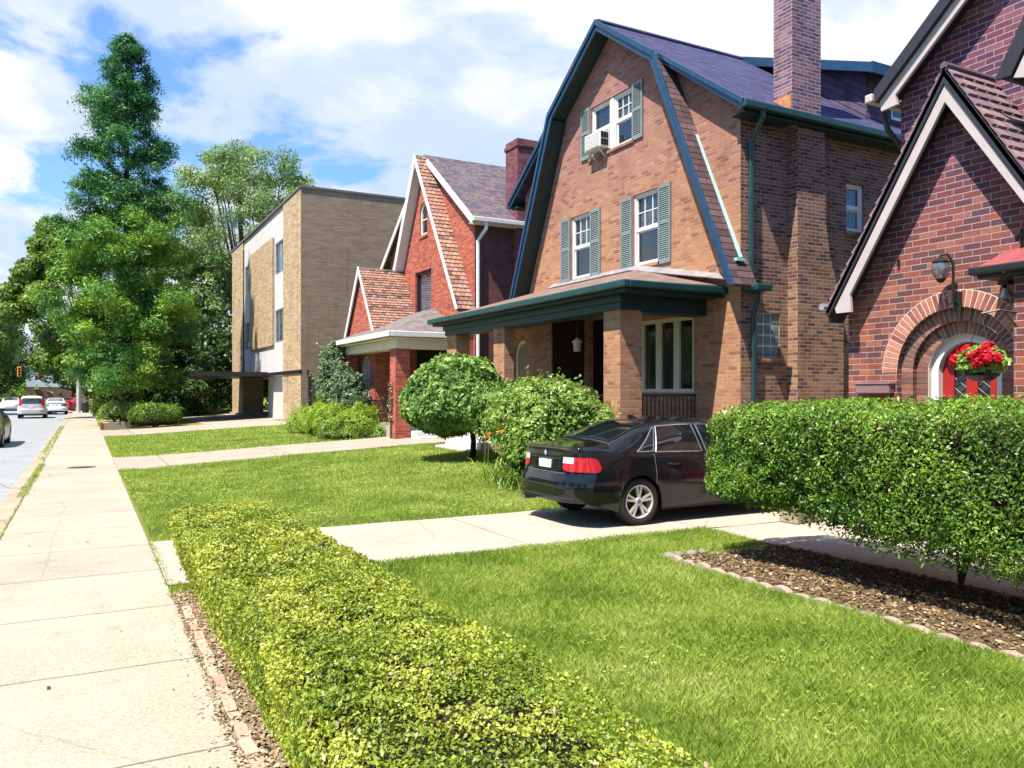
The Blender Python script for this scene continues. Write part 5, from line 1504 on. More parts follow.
    mb = MB(); cx, cy = 9.16, 6.10
    mb.tube([(9.395, 6.03, 2.86), (9.30, 6.03, 2.90), (9.28, 6.02, 3.1), (9.26, 6.01, 3.36), (9.21, 6.05, 3.47), (9.16, 6.10, 3.46), (9.16, 6.10, 3.40)], .017, 7)
    mb.tube([(9.30, 6.03, 2.9), (9.24, 6.05, 2.86), (9.2, 6.08, 2.93), (9.24, 6.05, 2.99)], .011, 6); mb.box(9.37, 9.398, 5.98, 6.08, 2.78, 3.02); mb.build('bracket', M['iron'], w)
    mb = MB(); mb.lathe([(.001, 3.17), (.06, 3.17), (.085, 3.21), (.105, 3.28), (.10, 3.34), (.085, 3.37)], (cx, cy, 0), 'z', 14); mb.build('globe', M['globe'], w, smooth=True)
    mb = MB(); mb.lathe([(.09, 3.365), (.105, 3.375), (.06, 3.41), (.03, 3.43), (.001, 3.45)], (cx, cy, 0), 'z', 14); mb.build('cap', M['iron'], w)
    mb = MB(); mb.lathe([(.001, 3.12), (.03, 3.13), (.062, 3.17), (.001, 3.172)], (cx, cy, 0), 'z', 14); mb.build('finial', M['iron'], w)
    mb = MB(); mb.lathe([(.001, 3.18), (.02, 3.19), (.022, 3.27), (.001, 3.30)], (cx, cy, 0), 'z', 10); mb.build('bulb', M['white'], w)
    f = thing('floodlight', 'small grey floodlight under the red porch hood', 'floodlight', (9.25, 5.38, 3.05))
    mb = MB(); mb.box(9.2, 9.3, 5.32, 5.44, 3.02, 3.058); mb.tube([(9.25, 5.38, 3.02), (9.2, 5.38, 2.95)], .02, 6); mb.build('bracket', M['iron'], f)
    mb = MB(); mb.lathe([(.001, 2.98), (.04, 2.97), (.05, 2.93), (.07, 2.87), (.001, 2.875)], (9.2, 5.34, 0), 'z', 14); mb.build('lamp_head', M['metal_gray'], f)
    # hanging flower basket
    b = thing('hanging_basket', 'hanging basket of red geraniums beside the arched door', 'flower basket', (8.72, 5.36, 2.0))
    rng = np.random.default_rng(77); c = np.array([8.72, 5.33, 2.12])
    mb = MB(); mb.lathe([(.001, 1.92), (.10, 1.925), (.17, 1.98), (.205, 2.08), (.20, 2.085), (.001, 2.07)], (c[0], c[1], 0), 'z', 18); mb.build('basket', M['iron'], b)
    mb = MB()
    for k in range(3):
        a_ = k * 2.1; mb.tube([(c[0] + .2 * math.cos(a_), c[1] + .2 * math.sin(a_), 2.08), (c[0], c[1], 2.64)], .004, 4)
    mb.build('chain', M['iron'], b)
    mb = MB(); mb.tube([(8.93, 5.06, 2.66), (8.83, 5.2, 2.70), (8.72, 5.33, 2.665), (8.72, 5.33, 2.63)], .011, 6); mb.tube([(8.93, 5.06, 2.5), (8.86, 5.15, 2.66)], .008, 6); mb.build('hook', M['iron'], b)
    n = 1500; d = unit(rng.normal(size=(n, 3))); d[:, 2] = np.where(d[:, 2] < -.55, -d[:, 2], d[:, 2])
    P = c + d * np.array([.26, .26, .19]) * rng.uniform(.6, 1., n)[:, None]
    quads('foliage', leaves(P, d + np.array([-.2, 0, .5]), .062, .8, .5, rng), np.clip(rng.normal(.55, .2, n), 0, 1), M['shrub_leaf'], b)
    for k in range(24):
        dd = unit(rng.normal(size=(1, 3)))[0]; dd[2] = abs(dd[2]) * .9 - .12; dd[0] = -abs(dd[0]) if rng.random() < .75 else dd[0]
        q = c + dd * np.array([.27, .29, .24])
        m_ = 46; e = unit(rng.normal(size=(m_, 3))); FP = q + e * .055 * rng.uniform(.5, 1, m_)[:, None]
        quads('flower', leaves(FP, e, .042, .85, .4, rng), rng.random(m_), M['red_petal'], b)
    return t
tudor_house()

# ------------------------------------------------------------------ the red gabled house
def red_house():
    t = thing('red_brick_house', 'orange red brick house with white trimmed steep gable and tiled entry gable', 'house', (10.4, 26.4, .4))
    XG, XM, XR = 10.4, 10.72, 10.1
    RY, RZ = 26.2, 10.12; sl = .735
    rz = lambda y: RZ - sl * abs(y - RY)
    Y0, Y1, X1 = 22.5, 30.2, 18.
    mb = MB()
    AY, AZ = 26.05, 10.02
    wn, at = (25.25, 26.75, 4.45, 6.02), arch(25.62, 26.30, 7.25, 8.05)
    wall(mb, 'x', XG, [(22.6, 0), (30.1, 0), (30.1, 5.0), (28.15, 6.2), (AY, AZ - .15), (22.6, 4.5)], [rect(*wn), at], .14)
    mb.face([(XG, 22.6, 0), (XM, 22.6, 0), (XM, 22.6, 4.6), (XG, 22.6, 4.6)])
    mb.build('gable_wall', M['brick_orange'], t)
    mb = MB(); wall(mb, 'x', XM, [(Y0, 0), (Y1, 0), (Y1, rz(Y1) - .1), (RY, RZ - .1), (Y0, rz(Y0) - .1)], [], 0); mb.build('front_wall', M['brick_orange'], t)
    mb = MB(); wall(mb, 'y', Y0, [(XM, 0), (X1, 0), (X1, rz(Y0) - .1), (XM, rz(Y0) - .1)], [], 0)
    mb.face([(X1, Y0, 0), (X1, Y1, 0), (X1, Y1, 7), (X1, RY, RZ - .1), (X1, Y0, 7)]); mb.face([(X1, Y1, 0), (XM, Y1, 0), (XM, Y1, 7.1), (X1, Y1, 7.1)])
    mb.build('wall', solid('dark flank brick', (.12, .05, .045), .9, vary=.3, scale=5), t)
    mb = MB()
    for s, e in ((-1, 4.0), (1, 5.1)):
        P = [(10.5, RY, RZ), (10.5, RY + s * e, rz(RY + s * e)), (X1 + .3, RY + s * e, rz(RY + s * e)), (X1 + .3, RY, RZ)]
        mb.slab(P if s < 0 else P[::-1], .08)
    rf = mb.build('roof', M['roof_gray'], t)
    # steep tile panel right of the gable
    yb, zb = 22.45, 4.35
    tile_roof('tile_panel', t, (XR, yb, zb), (XM + .02, yb, zb), (XR, AY, AZ), (XM + .02, AY, AZ), 40, M['tile'], 4, .03, 3)
    mb = MB(); mb.slab([(XR, AY, AZ - .03), (XR, yb, zb - .03), (XM, yb, zb - .03), (XM, AY, AZ - .03)], .04)
    mb.slab([(XR, 28.25, 6.1), (XR, AY, AZ), (XM, AY, AZ), (XM, 28.25, 6.1)], .06); mb.build('roof_deck', M['roof_gray'], t)
    mb = MB()
    extr(mb, 'x', [(AY, AZ + .04), (28.28, 6.14), (28.02, 6.14), (AY, AZ - .50)], XR, -.03, .02)
    extr(mb, 'x', [(AY, AZ + .03), (yb - .02, zb), (yb + .09, zb), (AY, AZ - .20)], XR, -.031, .02)
    mb.build('bargeboard', M['white'], t)
    mb = MB(); extr(mb, 'x', [(AY, AZ - .3), (28.1, 6.13), (28.02, 6.13), (AY, AZ - .45)], XR, .02, .298); mb.build('soffit', M['offwhite'], t)
    for s, e in ((-1, 4.02), (1, 5.12)):
        k0 = 0.35 if s < 0 else .9
        mb = MB(); extr(mb, 'x', [(RY + s * k0, rz(RY + s * k0) + .02), (RY + s * e, rz(RY + s * e) + .02), (RY + s * e, rz(RY + s * e) - .22), (RY + s * k0, rz(RY + s * k0) - .2)], 10.5, -.03, .02); mb.build('rake_board', M['white'], t)
    mb = MB(); mb.box(10.48, X1 + .3, 22.06, 22.2, 7.04, 7.18); mb.box(10.5, X1 + .3, 22.21, 22.49, 7.0, 7.04); mb.build('gutter', M['white'], t, bevel=.02)
    downspout(t, [(10.95, 22.13, 7.04), (10.95, 22.15, 6.85), (10.80, 22.42, 6.5), (10.80, 22.42, 2.75), (10.62, 22.40, 2.5), (10.45, 22.40, 2.45)], 'white', .06)
    mb = MB(); mb.box(12.1, 12.95, 22.25, 23.05, 0, 9.85); mb.box(12.06, 12.99, 22.21, 23.09, 9.6, 9.72); mb.build('chimney', solid('chimney brick', (.155, .045, .06), .9, vary=.35, scale=9, bump=.01) if False else M['brick_purple_red'], t)
    window(t, 'x', XG, *wn, .12, 'iron', 1, 1, .97, 'brick_orange', .09, upper_only=False, split=0)
    ao, ai = arch(25.62, 26.30, 7.25, 8.05), arch(25.70, 26.22, 7.33, 8.05)
    mb = MB(); wall(mb, 'x', XG + .05, ao, [ai], .05); w = mb.build('arched_window', M['white'], t)
    mb = MB(); wall(mb, 'x', XG + .09, ai, [], 0); mb.build('pane', M['glass_dark'], w)
    mb = MB(); mb.box(XG + .06, XG + .085, 25.70, 26.22, 7.78, 7.82); mb.build('sash', M['white'], w)
    mb = MB(); mb.box(XG - .04, XG + .04, 25.56, 26.36, 7.16, 7.245); mb.build('sill', M['brick_orange'], w)
    # entry gable with tiled roof
    XE, EY, EZ, es = 8.8, 28.0, 6.26, 1.42
    oo, ii = arch(26.92, 27.92, 1.45, 2.58), arch(27.0, 27.84, 1.55, 2.58)
    mb = MB()
    wall(mb, 'x', XE, [(26.42, 0), (29.58, 0), (29.58, 4.0), (EY, EZ - .08), (26.42, 4.0)], [oo], .12)
    wall(mb, 'y', 26.42, [(XE, 0), (XG, 0), (XG, 4.0), (XE, 4.0)], [], 0)
    mb.build('entry_wall', M['brick_orange'], t)
    for s in (-1, 1):
        yy, zz = EY + s * 1.72, EZ - es * 1.72
        tile_roof('tile_roof', t, (XE - .1, yy, zz), (XG + .05, yy, zz), (XE - .1, EY, EZ + .02), (XG + .05, EY, EZ + .02), 26, M['tile'], 13, .03, 9 + s)
        mb = MB(); P = [(XE - .1, EY, EZ - .02), (XE - .1, yy, zz - .04), (XG + .02, yy, zz - .04), (XG + .02, EY, EZ - .02)]
        mb.slab(P if s < 0 else P[::-1], .04); mb.build('roof_deck', M['roof_gray'], t)
        mb = MB(); extr(mb, 'x', [(EY, EZ + .05), (yy, zz + .03), (yy - s * (.05 if s < 0 else .12), zz - (.05 if s < 0 else .1)), (EY, EZ - (.12 if s < 0 else .3))], XE - .1, -.03, .02); mb.build('bargeboard', M['white'], t)
    mb = MB(); wall(mb, 'x', XE + .04, oo, [ii], .05); w = mb.build('arched_window', M['white'], t)
    mb = MB(); wall(mb, 'x', XE + .085, ii, [], 0); mb.build('pane', M['glass_dark'], w)
    mb = MB()
    for y in (27.28, 27.56): mb.box(XE + .05, XE + .08, y - .015, y + .015, 1.55, 2.95)
    for z in (1.9, 2.25, 2.6): mb.box(XE + .052, XE + .078, 27.0, 27.84, z - .015, z + .015)
    mb.build('sash', M['white'], w)
    # porch
    PX, PY0, PY1, PZ = 8.0, 22.7, 28.75, 3.62
    mb = MB(); A, B = (XG, 25.0, 4.62), (XG, 26.6, 4.62)
    mb.slab([(PX, PY1, PZ), (PX, PY0, PZ), A, B], .05); mb.slab([(PX, PY0, PZ), (XG, PY0, PZ), A], .05); mb.slab([(XG, PY1, PZ), (PX, PY1, PZ), B], .05)
    mb.build('porch_roof', M['roof_asphalt'], t)
    mb = MB()
    mb.box(PX - .05, PX + .05, PY0 - .05, PY1 + .05, PZ - .16, PZ + .01); mb.box(PX + .051, XG + .1, PY0 - .05, PY0 + .05, PZ - .16, PZ + .009)
    mb.build('fascia', M['white'], t, bevel=.02)
    mb = MB(); mb.box(PX + .051, XG, PY0 + .051, 26.4, PZ - .21, PZ - .17); mb.box(PX + .051, 8.78, 26.401, PY1, PZ - .21, PZ - .17)
    mb.box(8.28, 8.72, PY0 + .2, 28.6, PZ - .50, PZ - .212); mb.box(8.721, XG, PY0 + .2, PY0 + .6, PZ - .50, PZ - .212); mb.build('porch_beam', M['cream'], t, bevel=.02)
    for (y0, y1) in ((22.92, 23.42), (28.02, 28.5)):
        mb = MB(); mb.box(8.28, 8.74, y0, y1, 0, PZ - .502); mb.build('porch_pier', M['brick_orange'], t)
    mb = MB(); mb.box(8.45, XG - .01, 23.0, 26.4, .2, .75); mb.build('porch_floor', M['driveway'], t)
    mb = MB(); mb.box(XG - .08, XG - .005, 22.75, 26.38, .76, 3.25); mb.build('door', M['dark'], t)  # wide dark sheet before the brick wall, standing in for porch shade
    mb = MB()
    for z in (.85, 1.5): mb.box(8.5, 8.53, 23.43, 26.4, z, z + .04)
    for i in range(24): mb.box(8.505, 8.525, 23.5 + i * .12, 23.52 + i * .12, .89, 1.5)
    mb.build('railing', M['iron'], t)
    mb = MB(); mb.box(8.76, 9.9, 22.4, 22.9, .2, .62); mb.box(8.76, 9.9, 22.1, 22.39, .1, .46); mb.build('steps', M['white'], t, bevel=.015)
    # dry vine up the pier
    rng = np.random.default_rng(5); mb = MB()
    for k in range(5): mb.tube([(8.27, 23.3 + rng.normal() * .05, .3), (8.262, 23.28 + rng.normal() * .08, 1.2), (8.262, 23.3 + rng.normal() * .1, 2.0)], [.012, .009, .004], 5)
    v = mb.build('vine', M['bark'], t)
    n = 420; P = np.stack([np.full(n, 8.25), rng.normal(23.3, .1, n), rng.uniform(.9, 2.1, n)], 1)
    quads('foliage', leaves(P, np.tile([-1., 0, .3], (n, 1)), .07, .6, .6, rng), rng.random(n), M['dry_leaf'], v)
M['brick_purple_red'] = brick_mat('plum red chimney brick', [(.13, .036, .052), (.165, .05, .062), (.10, .03, .048), (.19, .065, .07)], (.20, .11, .12), .215, .0715, .01, .005)
red_house()

# ------------------------------------------------------------------ apartment block
M['offwhite_dark'] = solid('grey coping', (.12, .105, .11), .6)
def apartment():
    t = thing('apartment_block', 'flat roofed tan brick apartment block with white panels over an open carport', 'building', (8.55, 36., .3))
    X0, Y0, Y1, X1, ZT, ZB = 8.55, 36., 54.8, 23., 10.95, 2.75
    mb = MB()
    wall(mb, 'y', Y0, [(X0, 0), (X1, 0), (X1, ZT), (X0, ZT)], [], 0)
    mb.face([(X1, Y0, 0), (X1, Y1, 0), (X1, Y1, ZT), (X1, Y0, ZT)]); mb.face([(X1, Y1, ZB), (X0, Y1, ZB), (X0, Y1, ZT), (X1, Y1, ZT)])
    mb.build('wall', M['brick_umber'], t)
    mb = MB()
    mb.face([(X0, 39.6, 0), (X0, Y0, 0), (X0, Y0, ZT), (X0, 39.6, ZT)])
    mb.face([(X0, 50.7, 0), (X0 + 1.2, 50.7, 0), (X0 + 1.2, 50.7, ZB), (X0, 50.7, ZB)]); mb.face([(X0, Y1, 0), (X0, 50.7, 0), (X0, 50.7, ZT), (X0, Y1, ZT)])
    mb.box(X0 - .04, X0 + .06, 41.95, 48.4, 4.2, 9.72)
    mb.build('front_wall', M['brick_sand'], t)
    mb = MB(); wall(mb, 'x', X0 + .07, [(39.6, ZB), (50.7, ZB), (50.7, ZT), (39.6, ZT)], [rect(39.75, 41.8, 7.75, 9.35), rect(39.75, 41.8, 4.3, 5.95), rect(48.55, 50.5, 7.75, 9.35), rect(48.55, 50.5, 4.3, 5.95)], .1)
    mb.build('panel', M['panel_white'], t)
    for (a, b) in ((39.75, 41.8), (48.55, 50.5)):
        for (z0, z1) in ((7.75, 9.35), (4.3, 5.95)):
            window(t, 'x', X0 + .07, a, b, z0, z1, .08, 'metal_gray', 3, 1, .98, None, .07, upper_only=False, split=0)
    mb = MB(); mb.box(X0 - .05, X1 + .05, Y0 - .05, Y0 + .15, ZT, ZT + .1); mb.box(X0 - .05, X0 + .15, Y0 + .151, Y1, ZT, ZT + .1); mb.build('parapet_cap', M['offwhite_dark'], t)
    mb = MB(); mb.box(X0 + .2, X1, Y0 + .2, Y1, ZT - .4, ZT - .3); mb.build('roof', M['lead'], t)
    mb = MB(); mb.box(4.75, X0 + .5, 43.6, 52.0, 2.62, 2.86); mb.box(X0 - .06, X0 + .02, Y0 - .02, 43.59, 2.64, 2.80); mb.build('canopy', M['iron'], t)
    mb = MB(); mb.box(X0 + .08, X1, 39.6, Y1, ZB - .1, ZB - .02); mb.build('carport_ceiling', M['offwhite'], t)
    mb = MB(); mb.box(8.95, 9.05, 39.7, 45.2, 0, ZB - .11); mb.box(9.051, X1, 45.1, 45.2, 0, ZB - .11); mb.box(X0, 8.94, 39.6, 39.7, 0, ZB - .11); mb.build('carport_wall', M['panel_white'], t)
    downspout(t, [(X0 + .3, Y0 - .06, 2.8), (X0 + .36, Y0 - .06, 2.4), (X0 + .36, Y0 - .06, .4)], 'iron', .06)
    mb = MB(); mb.box(X0 - .15, X0 + .6, Y0 - .12, 39.6, 0, .52); mb.box(X0 - .15, X0 + .6, 50.6, Y1, 0, .5); mb.build('plinth', M['stone'], t)
apartment()

def fence():
    t = thing('wooden_fence', 'dark wooden board fence between the apartment block and the red house', 'fence', (9.7, 34.3, .4))
    for i in range(14):
        mb = MB(); x = 8.62 + i * .19; mb.box(x, x + .165, 34.28, 34.31, .35, 2.1 + .04 * math.sin(i * 2.3)); mb.build('board', M['fence'], t)
    mb = MB()
    for x in (8.72, 9.9, 11.1): mb.box(x, x + .1, 34.312, 34.41, .2, 2.15)
    mb.build('post', M['fence'], t)
fence()
# ------------------------------------------------------------------ cars
def car_paint(name, col, rough=.12):
    m, nt, out = newmat(name); k = N(nt)
    tc = k.node('ShaderNodeTexCoord').outputs['Object']
    p = k.pbsdf(col, rough, .35, .0, k.bump(k.noise(tc, 3., 2), .0006), **{'Coat Weight': .35, 'Coat Roughness': .03})
    k.link(p, out.inputs[0]); return m
M['paint_black'] = car_paint('black car paint', (.006, .0065, .008))
M['paint_silver'] = car_paint('silver car paint', (.45, .45, .43), .3)
M['paint_white'] = car_paint('white car paint', (.72, .72, .72), .3)
M['paint_red'] = car_paint('red car paint', (.40, .02, .03), .3)
M['paint_blue'] = car_paint('dark blue car paint', (.03, .06, .12), .3)
M['paint_bronze'] = car_paint('dull bronze car paint', (.14, .115, .075), .3)
M['tyre'] = solid('tyre rubber', (.022, .021, .020), .8, .3, bump=.003)
M['alloy'] = solid('alloy wheel', (.58, .55, .50), .35, .5, .35, vary=.05)
M['chrome'] = solid('chrome trim', (.62, .63, .64), .15, .5, .9, vary=.03)
M['plastic'] = solid('black plastic', (.015, .015, .016), .5, .4)
M['tail_red'] = solid('red lamp lens', (.36, .008, .010), .12, .6, vary=.2, scale=18)
M['lens_white'] = solid('clear lamp lens', (.45, .43, .43), .12, .6, vary=.08, scale=18)
M['plate'] = solid('white number plate', (.70, .70, .68), .4)
M['car_glass'] = glass_mat('tinted car glass', (.010, .014, .014), .3, .02, .07)
M['seat'] = solid('grey seat fabric', (.10, .10, .10), .9)

def ip(x, tab):
    return float(np.interp(x, [a for a, _ in tab], [b for _, b in tab]))

SEDAN = dict(L=4.52, wheel_f=3.79, wheel_r=1.03, R=.318, Ra=.362,
    ztop=[(0, 1.055), (.30, 1.085), (.62, 1.11), (.90, 1.215), (1.20, 1.325), (1.50, 1.395), (1.9, 1.42), (2.35, 1.415), (2.7, 1.36), (3.0, 1.22), (3.36, 1.02), (3.7, .97), (4.1, .88), (4.4, .78), (4.52, .72)],
    rz=[(0, 1.045), (.30, 1.06), (.62, 1.07), (.90, 1.165), (1.20, 1.275), (1.50, 1.345), (1.9, 1.37), (2.35, 1.365), (2.7, 1.30), (3.0, 1.16), (3.36, .985), (3.7, .94), (4.1, .85), (4.4, .76), (4.52, .70)],
    rw=[(0, .70), (.35, .70), (.62, .68), (1.0, .62), (1.5, .565), (2.2, .575), (2.7, .61), (3.0, .65), (3.36, .71), (3.8, .68), (4.52, .55)],
    zb=[(0, .965), (.4, .975), (1.2, .945), (2.4, .915), (3.3, .895), (3.9, .84), (4.3, .76), (4.52, .69)],
    wb=[(0, .775), (.35, .80), (.9, .835), (1.6, .825), (2.6, .83), (3.4, .82), (4.1, .78), (4.52, .70)],
    wm=[(0, .885), (.5, .905), (1.2, .905), (2.4, .895), (3.6, .905), (4.1, .89), (4.52, .84)],
    rear=[(.2, .14), (.27, .04), (.36, .0), (.58, .0), (.64, .035), (.70, .075), (.90, .10), (1.0, .10), (1.05, .065), (1.12, .08)], rc=.30,
    front=[(.2, .14), (.30, .03), (.45, 0.), (.6, .02), (.7, .08), (.8, .2)], fc=.36,
    glass_rear=(.72, 1.40), glass_front=(2.66, 3.30))
SUV = dict(SEDAN, L=4.4, ztop=[(0, 1.55), (.3, 1.62), (1, 1.66), (2.2, 1.63), (2.6, 1.52), (3.1, 1.18), (3.7, 1.08), (4.4, .85)],
    rz=[(0, 1.46), (.3, 1.56), (1, 1.60), (2.2, 1.57), (2.6, 1.46), (3.1, 1.14), (3.7, 1.03), (4.4, .82)],
    rw=[(0, .62), (1.5, .63), (2.6, .65), (3.1, .72), (3.8, .68), (4.4, .55)], zb=[(0, 1.02), (2.4, .99), (3.3, .97), (4.4, .78)],
    rear=[(.2, .12), (.3, .02), (.4, 0), (.66, 0), (.72, .06), (1.0, .08), (1.3, .16), (1.6, .30)], rc=.18, wheel_f=3.45, wheel_r=.8, R=.34, Ra=.385, glass_rear=None, glass_front=(2.45, 3.05))

def make_car(c, name, label, paint, loc, rotz, detail=True, group=None, plate=True):
    """length runs along local +x, rear bumper at x = -L/2"""
    L = c['L']
    t = thing(name, label, 'car', loc, rotz, group)
    sill = .20
    def zlow(s):
        z = sill + (.13 * max(0, 1 - s / .6) if s < .6 else 0) + (.06 * max(0, 1 - (L - s) / .4))
        for w in (c['wheel_f'], c['wheel_r']):
            d = abs(s - w)
            if d < c['Ra']: z = max(z, c['R'] - .01 + math.sqrt(c['Ra'] ** 2 - d * d))
        return z
    def side_w(s, z):
        zb, wb, wm = ip(s, c['zb']), ip(s, c['wb']), ip(s, c['wm'])
        return ip(z, [(.18, wm - .065), (.30, wm - .022), (.5, wm - .002), (.66, wm), (.74, wm - .012), (zb - .03, wb + .025), (zb, wb)])
    def warp(s, y, z):
        x = s
        if s < .75:
            x += (1 - s / .75) * (ip(z, c['rear']) + c['rc'] * (abs(y) / .9) ** 5)
        if s > L - .8:
            x -= (1 - (L - s) / .8) * (ip(z, c['front']) + c['fc'] * (abs(y) / .9) ** 3)
        return x - L / 2
    NS, N2, N3 = 12, 5, 8
    def section(s):
        q = []
        z0, zb, wb = zlow(s), ip(s, c['zb']), ip(s, c['wb'])
        for i in range(NS + 1):
            z = z0 + (zb - z0) * i / NS; q.append((side_w(s, z), z))
        rw, rz, zt = ip(s, c['rw']), ip(s, c['rz']), ip(s, c['ztop'])
        for i in range(1, N2 + 1):
            u = i / N2; q.append((wb + (rw - wb) * u + .018 * math.sin(PI * u), zb + (rz - zb) * u))
        for i in range(1, N3 + 1):
            y = rw * (1 - i / N3); q.append((y, rz + (zt - rz) * (1 - (y / rw) ** 2.1)))
        return q
    st = sorted(set([round(v, 4) for v in np.linspace(0, L, 96 if detail else 48)]))
    P = []
    for s in st:
        q = section(s)
        row = [(warp(s, y, z), -y, z) for y, z in q] + [(warp(s, y, z), y, z) for y, z in q[-2::-1]]
        P.append(row)
    mb = MB(); mb.grid(P, flip=True)
    for s, fl in ((0, False), (L, True)):
        q = section(s); nh = 16
        G = [[(warp(s, y * (2 * j / nh - 1), z), y * (2 * j / nh - 1), z) for j in range(nh + 1)] for y, z in q]
        mb.grid(G, flip=fl)
    body = mb.build('body', paint, t, local=True, smooth=True, merge=True)
    # dark underside and wheel wells
    mb = MB(); mb.box(-L / 2 + .75, L / 2 - .5, -.55, .55, .19, .55); mb.box(-L / 2 + .25, -L / 2 + .75, -.6, .6, .36, .55); mb.box(c['wheel_r'] - L / 2 + .40, c['wheel_f'] - L / 2 - .40, -.85, .85, .19, .24)
    for w in (c['wheel_f'], c['wheel_r']):
        for sg in (-1, 1):
            x = w - L / 2; G = []
            for i in range(15):
                a = PI * i / 14; G.append([(x + .375 * math.cos(a), sg * yy, c['R'] + .375 * math.sin(a)) for yy in (.55, .855)])
            mb.grid(G)
    mb.build('underbody', M['plastic'], t, local=True)
    # panes lie 4 mm proud of the body
    def side_pane(poly, sg, nm, parent):
        (s0b, t0), (s1b, _), (s1t, t1), (s0t, _) = poly
        G = []; nx, ny = 10, 5
        def S(s, u):
            wb, zb, rw, rz = ip(s, c['wb']), ip(s, c['zb']), ip(s, c['rw']), ip(s, c['rz'])
            y = wb + (rw - wb) * u + .018 * math.sin(PI * u) + .006; z = zb + (rz - zb) * u + .002
            return (warp(s, y, z), sg * y, z)
        for i in range(nx + 1):
            f = i / nx
            G.append([S((s0b + (s1b - s0b) * f) * (1 - u) + (s0t + (s1t - s0t) * f) * u, t0 + (t1 - t0) * u) for u in [j / ny for j in range(ny + 1)]])
        mb = MB(); mb.grid(G, flip=(sg > 0)); o = mb.build(nm, M['car_glass'], parent, local=True, smooth=True)
        edge = [r[0] for r in G] + G[-1][1:] + [r[-1] for r in G[::-1]][1:] + G[0][::-1][1:]
        tr = MB(); tr.tube(edge, .009, 5, cap=False); tr.build('window_trim', M['chrome'] if detail else M['plastic'], o, local=True)
        return G
    if c is SEDAN:
        polys = [[(1.02, .10), (1.30, .10), (1.46, .88), (1.42, .88)], [(1.34, .07), (2.16, .07), (2.12, .90), (1.50, .90)], [(2.24, .07), (3.10, .07), (2.62, .90), (2.20, .90)]]
    else:
        polys = [[(.35, .10), (1.1, .10), (1.1, .88), (.45, .88)], [(1.2, .07), (2.05, .07), (2.05, .9), (1.2, .9)], [(2.15, .07), (3.0, .07), (2.5, .9), (2.15, .9)]]
    for sg in (-1, 1):
        for p in polys: side_pane(p, sg, 'side_window', t)
    def top_pane(s0, s1, nm, k0=.90, k1=.86):
        G = []
        for i in range(13):
            s = s0 + (s1 - s0) * i / 12; kk = k0 + (k1 - k0) * i / 12; rw, rz, zt = ip(s, c['rw']), ip(s, c['rz']), ip(s, c['ztop']); row = []
            for j in range(17):
                y = rw * kk * (2 * j / 16 - 1); z = rz + (zt - rz) * (1 - (abs(y) / rw) ** 2.1) + .006; row.append((warp(s, y, z), y, z))
            G.append(row)
        mb = MB(); mb.grid(G); o = mb.build(nm, M['car_glass'], t, local=True, smooth=True)
        tr = MB(); edge = G[0] + [r[-1] for r in G][1:] + G[-1][::-1][1:] + [r[0] for r in G[::-1]][1:]
        tr.tube(edge, .011, 5, cap=False); tr.build('window_trim', M['plastic'], o, local=True)
    top_pane(*c['glass_front'], 'windscreen', .9, .9)
    def rear_patch(y0, y1, z0, z1, off, nm, mat, wrap=0., sg=1, n=10, parent=None):
        """patch on the tail from |y|=y0 out to y1, optionally running on round the flank by wrap metres"""
        G = []
        for j in range(7):
            z = z0 + (z1 - z0) * j / 6; row = []; zc_ = (z0 + z1) / 2 + .012
            ye = min(y1, side_w(0, z)) if not wrap else side_w(0, z)
            for i in range(n + 1):
                y = y0 + (ye - y0) * i / n; k_ = 1 - (.38 * max(0, 1 - i / 3.) ** 2 if wrap else 0); zz = zc_ + (z - zc_) * k_; row.append((warp(0, y, zz) - off, sg * (y + (off if i == n and wrap else 0)), zz))
            if wrap:
                for i in range(1, 6):
                    s = wrap * i / 5; zz = zc_ + (z - zc_) * math.sqrt(max(.04, 1 - (i / 5.4) ** 2.5)); y = side_w(s, zz); row.append((warp(s, y, zz) - off * .4, sg * (y + off), zz))
            G.append(row)
        mb = MB(); mb.grid(G, flip=(sg > 0)); return mb.build(nm, mat, parent or t, local=True, smooth=True)
    if c['glass_rear']: top_pane(*c['glass_rear'], 'rear_window')
    else:
        G = [[(warp(0, y, z) - .006, y, z) for y in np.linspace(-.60, .60, 13)] for z in np.linspace(1.06, 1.47, 6)]
        mb = MB(); mb.grid(G, flip=True); mb.build('rear_window', M['car_glass'], t, local=True, smooth=True)
    lz = (.735, .925) if c is SEDAN else (.95, 1.42)
    for sg in (-1, 1):
        if c is SEDAN:
            o = rear_patch(.44, .9, lz[0], lz[1], .008, 'taillight', M['tail_red'], .17, sg)
            rear_patch(.445, .64, lz[0] + .105, lz[1] - .002, .012, 'reversing_lens', M['lens_white'], 0, sg, parent=o)
        else:
            rear_patch(.60, .9, lz[0], lz[1], .008, 'taillight', M['tail_red'], .06, sg)
        # headlights
        G = []
        for z in (.60, .66, .72):
            G.append([(warp(L, y, z) + .010, sg * y, z) for y in np.linspace(.45, .80, 8)])
        mb = MB(); mb.grid(G, flip=(sg < 0)); mb.build('headlight', M['lens_white'], t, local=True)
